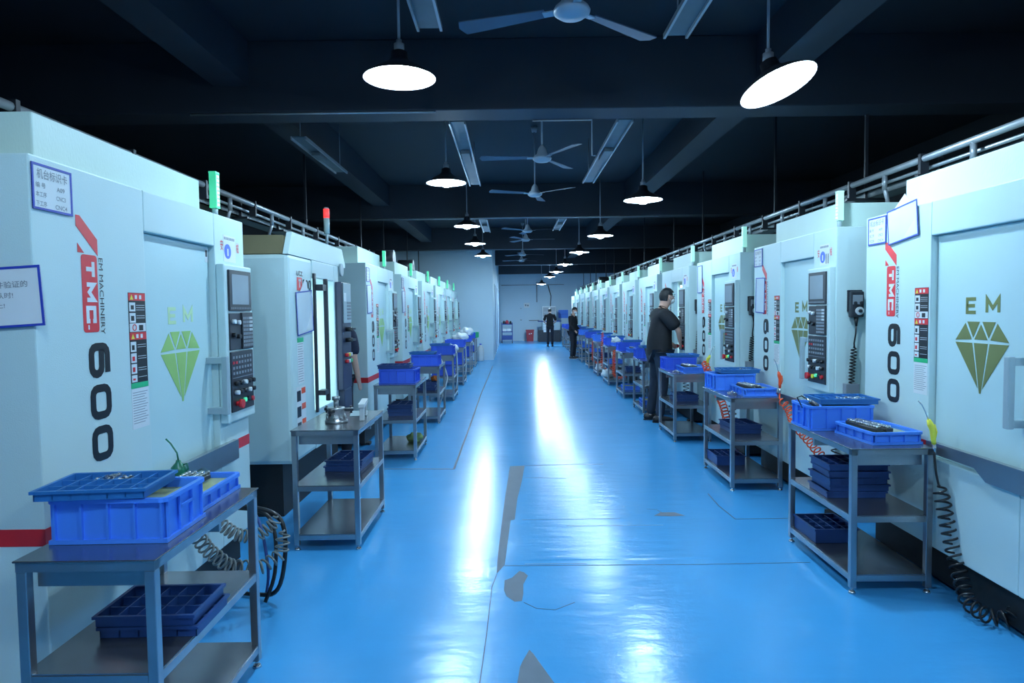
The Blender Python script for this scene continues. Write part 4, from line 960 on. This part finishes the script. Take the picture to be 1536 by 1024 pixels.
b = MB(); b.box(.2 - .70, ZB - .03, 0, .55, ZB, 2.15); b.ribbon([(-.5, .02), (-.5, 2.15), (.55, 2.15), (.55, .02)], .04, lambda a, c, tt: Vector((a, ZB - tt, c)), .02, .045)
d1 = struct(b.build('door_1', M_WALL)); b = MB(); b.box(.42, ZB - .09, 1.0, .50, ZB - .03, 1.06, M_GREY, bev=.005); b.cyl((.46, ZB - .03, 1.6), (.46, ZB - .06, 1.6), .03, M_GREY, n=12); b.build('door_handle', None, d1)
# beams
for i, z in enumerate((-.7, 5.5, 11.75, 17.9, 24.1, 30.2)):
    b = MB(); b.box(-5.1, z, 3.15, 5.6, z + .32, CE, bev=.01); struct(b.build(f'trim_{10 + i}', M_BEAM))
for i, (x, w_) in enumerate(((-2.25, .28), (2.15, .28))):
    b = MB(); b.box(x - w_ / 2, -5.9, 3.36, x + w_ / 2, ZB, CE - .002); struct(b.build(f'trim_{20 + i}', M_BEAM))

# off light channels under the ceiling
def channel(x, z0, z1, label):
    t = thing('light_fixture', label, 'light fixture', (x, z0, 3.16)); L_ = z1 - z0
    b = MB(); b.box(-.075, 0, 0, -.06, L_, .03, M_GALV); b.box(.06, 0, 0, .075, L_, .03, M_GALV); b.box(-.06, 0, .02, .06, L_, .03, M_FIX); b.build('channel', None, t)
    b = MB(); b.box(-.045, L_ * .35, -.02, .045, L_ * .5, .02, M_FIX, bev=.004); b.build('ballast', None, t)
    for s in (.06, L_ - .06): b = MB(); b.cyl((0, s, .03), (0, s, .56), .005, M_ROD, n=6); b.build('hanger', None, t)
channel(-.46, 5.95, 8.9, 'unlit strip light channel hanging left of the ceiling fans')
channel(1.02, 5.95, 8.8, 'unlit strip light channel hanging right of the ceiling fans')
channel(-.46, 2.3, 4.0, 'unlit strip light channel at the top edge beside the nearest left lamp')
channel(1.02, 2.1, 4.15, 'unlit strip light channel at the top edge left of the tilted lamp')
channel(-2.0, 6.4, 8.0, 'dark strip light channel far left above the machines')
channel(-.5, 12.2, 14.2, 'far unlit strip light channel on the left beyond the second beam')
channel(.95, 12.2, 14.0, 'far unlit strip light channel on the right beyond the second beam')
# conduits
def conduit(pts, r, label, m=M_GALV): b = MB(); b.tube(pts, r, m, 6); return tag(b.build('conduit'), label, 'conduit')
conduit([(.2, 5.81, 3.143), (.71, 5.81, 3.143), (.71, 5.81, 2.84), (.74, 5.81, 2.84)], .007, 'thin bent conduit hanging beside the fans below the nearest beam')
conduit([(-2.6, 5.52, 3.142), (-.6, 5.52, 3.142)], .008, 'thin conduit clipped along the nearest ceiling beam')
conduit([(-2.6, 11.77, 3.138), (2.6, 11.77, 3.138)], .012, 'conduit running across under the second ceiling beam')
conduit([(-.55, 24.12, 3.135), (2.4, 24.12, 3.135)], .015, 'conduit running across under the fourth ceiling beam')
conduit([(1.8, ZB - .02, 2.75), (1.95, ZB - .02, 2.2), (1.9, ZB - .02, 1.4), (1.75, ZB - .02, .9)], .02, 'dark cable hanging down the back wall', M_HOSE)
conduit([(1.25, ZB - .03, 2.9), (1.25, ZB - .03, 1.9)], .03, 'pale pipe running down the back wall')
conduit([(-.5, ZB - .02, 2.75), (2.6, ZB - .02, 2.75)], .02, 'pipe running across the top of the back wall')

# pipe runs above the machines
def piperun(x, y0, y1, xs, label, slope):
    fx = lambda y: x + slope * y
    t = thing('pipe_run', label, 'pipe')
    b = MB(); b.cyl((fx(y0), y0, 2.55), (fx(y1), y1, 2.55), .024, M_GALV, n=10); b.build('pipe', None, t)
    b = MB(); b.cyl((fx(y0) + xs * .08, y0, 2.50), (fx(y1) + xs * .08, y1, 2.50), .014, M_GALV, n=8); b.build('pipe', None, t)
    b = MB(); b.box(-.09, 0, 0, .09, (y1 - y0), .012, M_FIX); b.box(-.09, 0, 0, -.082, (y1 - y0), .05, M_FIX); b.box(.082, 0, 0, .09, (y1 - y0), .05, M_FIX); o = b.build('cable_tray', None, t); o.location = (fx(y0) + xs * .22, y0, 2.44); o.rotation_euler.z = -slope
    y = y0 + .5
    while y < y1:
        b = MB(); b.box(fx(y) - .05, y - .02, 2.42, fx(y) + .05 + xs * .25, y + .02, 2.44, M_DARK); b.box(fx(y) - .03, y - .015, 2.44, fx(y) + .03, y + .015, 2.585, M_DARK); b.box(fx(y) + xs * .12 - .012, y - .012, 2.44, fx(y) + xs * .12 + .012, y + .012, CE if int(y * 10) % 3 == 0 else 2.60, M_DARK); b.build('hanger', None, t); y += 1.02
    y = y0 + 1.0
    while y < y1 - .3:
        b = MB(); b.cyl((fx(y), y, 2.54), (fx(y), y, 2.42), .02, M_GALV, n=8); b.tube([(fx(y), y, 2.43), (fx(y) + xs * .04, y + .03, 2.35), (fx(y) + xs * .05, y + .05, 2.27)], .016, M_GALV, 8); b.build('drop_valve', None, t); y += 1.02
piperun(-2.45, .8, 20.4, -1, 'grey overhead pipe run above the left row of machines', 0)
piperun(2.86, 1.2, 31.5, 1, 'grey overhead pipe run above the right row of machines', .013)

# ------------------------------------------------------------------ lamps
def make_lamp(hang, tilt=0, bulb=None):
    """origin at the rim centre of the shade"""
    t = thing('pendant_lamp', None, None); TM = Matrix.Rotation(tilt, 4, 'Y') if not isinstance(tilt, Matrix) else tilt
    TM = Matrix.Translation((0, 0, .16)) @ TM @ Matrix.Translation((0, 0, -.16))
    b = MB(); prof = [(.222, 0), (.215, .012), (.15, .055), (.09, .085), (.055, .115), (.05, .16), (.03, .17), (.0, .172)]
    b.lathe(prof, M_SHADE, 32, TM); b.lathe([(.222, 0), (.212, .006), (.148, .045), (.088, .075), (.05, .1), (.0, .105)], M_SHADEIN, 32, TM); b.build('lamp_shade', None, t)
    b = MB(); b.lathe([(.0, -.045), (.035, -.04), (.062, -.02), (.07, .01), (.06, .04), (.035, .07), (.03, .09), (0, .095)], bulb or M_BULB, 14, TM); b.build('bulb', None, t)
    b = MB(); b.cyl((0, 0, .165), (0, 0, .21), .032, M_ROD, n=12); b.cyl((0, 0, .20), (0, 0, .235), .018, M_ROD, n=10); b.build('socket', None, t)
    b = MB(); b.cyl((0, 0, .23), (0, 0, hang), .009, M_ROD, n=8); b.build('rod', None, t)
    return t
LL = [(-.675, 4.2), (-.72, 7.6), (-.745, 11.5), (-.77, 14.5), (-.74, 17.7)]
RL = [(1.53, 7.75), (1.53, 11.45), (1.50, 14.7), (1.50, 18.6), (1.50, 22.2), (1.46, 25.4)]
pl = make_lamp(CE - 2.93); pr = make_lamp(CE - 2.74, 0, M_BULBR); pf = make_lamp(CE - 2.60, 0, M_BULBF)
for i, (x, y) in enumerate(LL):
    o = dup(pl, (x, y, 2.96), 0); tag(o, {0: 'large lit pendant lamp hanging at top left of centre', 4: 'farthest lit pendant lamp of the left row, before the pale wall'}.get(i, f'lit pendant lamp, {ORD[i]} from the camera in the left row'), 'lamp', 'lit pendant lamps')
for i, (x, y) in enumerate(RL):
    o = dup(pr, (x, y, 2.765), 0); tag(o, f'lit pendant lamp, {ORD[i + 1]} from the camera in the right row', 'lamp', 'lit pendant lamps')
for (x, y) in ((-.67, .6), (1.5, .3), (-.67, -3.0), (1.5, -3.3)):
    o = dup(pl, (x, y, 2.96), 0); tag(o, 'lit pendant lamp hanging behind the viewpoint', 'lamp', 'lamps behind the viewpoint')
t = make_lamp(CE - 2.80, Matrix.Rotation(R(-17), 4, 'Y') @ Matrix.Rotation(R(-13), 4, 'X')); t.location = (1.53, 4.0, 2.80); tag(t, 'tilted lit pendant lamp hanging at the upper right', 'lamp', 'lit pendant lamps')
o = dup(pf, (1.28, 28.2, 2.60), 0); delete(pf); tag(o, 'low lit pendant lamp at the far end near the back wall', 'lamp', 'lit pendant lamps')
delete(pl); delete(pr)
# fans
fn = thing('ceiling_fan', None, None)
b = MB(); b.lathe([(0, -.035), (.06, -.03), (.085, -.012), (.088, .0), (.08, .015), (.05, .04), (.035, .09), (.012, .12), (0, .12)], M_FAN, 24); b.build('hub', None, fn)
b = MB(); b.cyl((0, 0, .11), (0, 0, CE - 2.92), .009, M_ROD, n=8); b.cyl((0, 0, CE - 2.98), (0, 0, CE - 2.921), .03, M_ROD, r1=.045, n=12); b.build('downrod', None, fn)
for k in range(3):
    b = MB(); b.box(.07, -.02, .0, .14, .02, .006, M_FAN); b.prism([(.13, -.03), (.56, -.06), (.58, 0), (.56, .05), (.13, .03)], .006, .011, M_BLADE); o = b.build('blade', None, fn); o.rotation_euler = (R(9), 0, 0)
    o.rotation_euler = (Matrix.Rotation(k * 2 * PI / 3 + .1, 3, 'Z') @ Matrix.Rotation(R(9), 3, 'X')).to_euler()
for i, y in enumerate((3.2, 6.25, 8.15, 11.9, 13.4, 17.0, 19.0)):
    o = dup(fn, (.30, y, 2.92), i * .35 + .6); tag(o, {0: 'nearest ceiling fan with round pale hub at the top centre', 6: 'farthest small ceiling fan over the aisle'}.get(i, f'pale ceiling fan over the aisle, {ORD[i]} from the camera'), 'fan', 'ceiling fans over the aisle')
delete(fn)

# ------------------------------------------------------------------ far end
t = thing('tool_trolley', 'dark blue tool trolley with items against the back left corner', 'trolley', (-.22, 31.0, 0))
for x in (-.24, .24):
    for y in (-.18, .18): b = MB(); b.cyl((x, y, .06), (x, y, .95), .018, M_BLUESTEEL, n=8); b.cyl((x - .02, y, .04), (x + .02, y, .04), .04, M_DARK, n=12); b.build('leg', None, t)
for z in (.15, .5, .85): b = MB(); b.box(-.26, -.2, z, .26, .2, z + (.2 if z < .2 else .04), M_BLUESTEEL, bev=.005); b.build('shelf', None, t)
for j, (x, y, s, m, lab) in enumerate(((-.36, 31.0, .09, M_DARK, 'left'), (-.22, 30.95, .11, M_REDBIN, 'middle'), (-.06, 31.0, .08, M_DARK, 'right'))):
    b = MB(); b.cyl((0, 0, 0), (0, 0, s * 1.3), s * .8, m, r1=s * .6, n=10); b.cyl((0, 0, s * 1.3), (0, 0, s * 1.6), s * .3, m, n=8); tag(b.build('tool_can', None, None, (x, y, .891)), f'{lab} can on top of the far blue tool trolley', 'can', 'cans on the trolley')
for j, x in enumerate((-.34, -.14)): b = MB(); b.box(-.08, -.1, 0, .08, .1, .13, M_PAPER, bev=.006); b.box(-.082, -.102, .09, .082, .102, .1, M_GREY); tag(b.build('carton', None, None, (x, 30.95, .541)), f'{"left" if j == 0 else "right"} pale carton on the middle shelf of the far trolley', 'carton')
t = thing('waste_bin', 'dark red bin standing against the back wall', 'bin', (.88, 32.5, 0))
b = MB(); b.prism([(-.16, 0), (.16, 0), (.19, .5), (-.19, .5)], -.15, .15, M_REDBIN, lambda a, c, tt: Vector((a, tt, c))); b.build('body', None, t); b = MB(); b.box(-.2, -.17, .5, .2, .17, .56, M_REDBIN, bev=.01); b.build('lid', None, t); b = MB(); b.box(-.06, -.156, .33, .0, -.15, .38, M_PAPER); b.box(.04, -.156, .35, .09, -.15, .4, M_PAPER); b.build('sticker', None, t)
t = thing('workbench', 'workbench with pale drawers behind the far person', 'workbench', (1.75, 31.9, 0))
b = MB(); b.box(-.5, -.35, .95, .6, .35, 1.0, M_BLUESTEEL, bev=.005); b.build('worktop', None, t)
b = MB(); b.box(-.48, -.33, .0, .55, .33, .55, M_DARK); b.box(-.30, -.30, .55, .55, .3, .95, M_GREY); b.build('cabinet', None, t)
for k in range(4): d = MB(); d.box(-.25, -.335, .46 + k * .125, .12, -.315, .57 + k * .125, M_PAPER, bev=.004); d = d.build('drawer', None, t); b = MB(); b.box(-.12, -.345, .51 + k * .125, .0, -.335, .53 + k * .125, M_KEY); b.build('handle', None, d)
t = thing('wall_cabinet', 'dark glazed double cabinet above the far workbench', 'cabinet', (1.78, 31.6, 1.0))
b = MB(); b.box(-.32, -.0, 0, .32, .3, .68, M_KEYL, bev=.005); b.build('body', None, t)
for s in (-1, 1): b = MB(); b.box(s * .155 - .14, -.012, .2, s * .155 + .14, 0, .64, M_KEY, bev=.003); b.box(s * .155 - .12, -.014, .40, s * .155 + .12, -.012, .41, M_KEYL); b.build('door', None, t)
b = MB(); b.box(-.16, -.012, 0, .16, 0, .19, M_PAPER); b.build('lower_panel', None, t)
b = MB(); b.box(-.24, 0, 0, .24, .02, .40, M_CRATE, bev=.003); b.box(-.23, -.002, .18, .23, 0, .2, M_CRATE2); tag(b.build('blue_board', None, None, (2.55, ZB - .02, 1.10)), 'bright blue board standing behind the far right carts', 'board')
t = thing('notice_sheet', 'small white notice with grey print on the back wall', 'notice', (.75, ZB + .002, 1.75))
b = MB(); b.box(-.14, -.006, -.12, .14, -.002, .12, M_PAPER); b.build('sheet', None, t); b = MB(); b.box(-.08, -.008, -.04, -.02, -.006, .05, M_KEY); b.box(.02, -.008, -.05, .09, -.006, .03, M_KEY); b.build('print', None, t)
b = MB(); b.box(-.25, -.05, 0, .25, 0, .04, M_KEY); tag(b.build('wall_bracket', None, None, (1.1, ZB - .001, .98)), 'small dark bracket on the back wall left of the workbench', 'bracket')
t = thing('white_canister', 'white canister on the floor beside the pale wall', 'canister', (-.95, 20.1, 0))
b = MB(); b.lathe([(0, 0), (.09, 0), (.1, .02), (.1, .38), (.06, .45), (.03, .46), (.03, .49), (0, .49)], M_KEYL, 16); b.build('body', None, t); b = MB(); b.cyl((0, 0, .49), (0, 0, .52), .035, M_CRATE2, n=12); b.build('cap', None, t)
# fan housings on top of the far machines
for k, (x, y, lab) in enumerate(((-2.1, 11.2, 'dark round fan unit on top of the fourth left machine'), (-2.1, 13.4, 'dark fan unit on top of the fifth left machine'), (2.95, 21.4, 'dark round fan unit above the far right machines'))):
    t = thing('mist_collector', lab, 'fan unit', (x, y, 2.27)); b = MB()
    b.cyl((-.15, 0, .14), (.15, 0, .14), .14, M_DARK, n=20); b.build('drum', None, t); b = MB(); b.box(-.12, -.1, 0, .12, .1, .02, M_DARK); b.build('foot', None, t)

# ------------------------------------------------------------------ world and view
w = bpy.data.worlds.new('World'); sc.world = w; w.use_nodes = True
w.node_tree.nodes['Background'].inputs['Color'].default_value = (.05, .12, .3, 1); w.node_tree.nodes['Background'].inputs['Strength'].default_value = .05
vs = sc.view_settings; vs.view_transform = 'Standard'; vs.look = 'None'; vs.gamma = 1; vs.use_curve_mapping = False; vs.exposure = 1.07
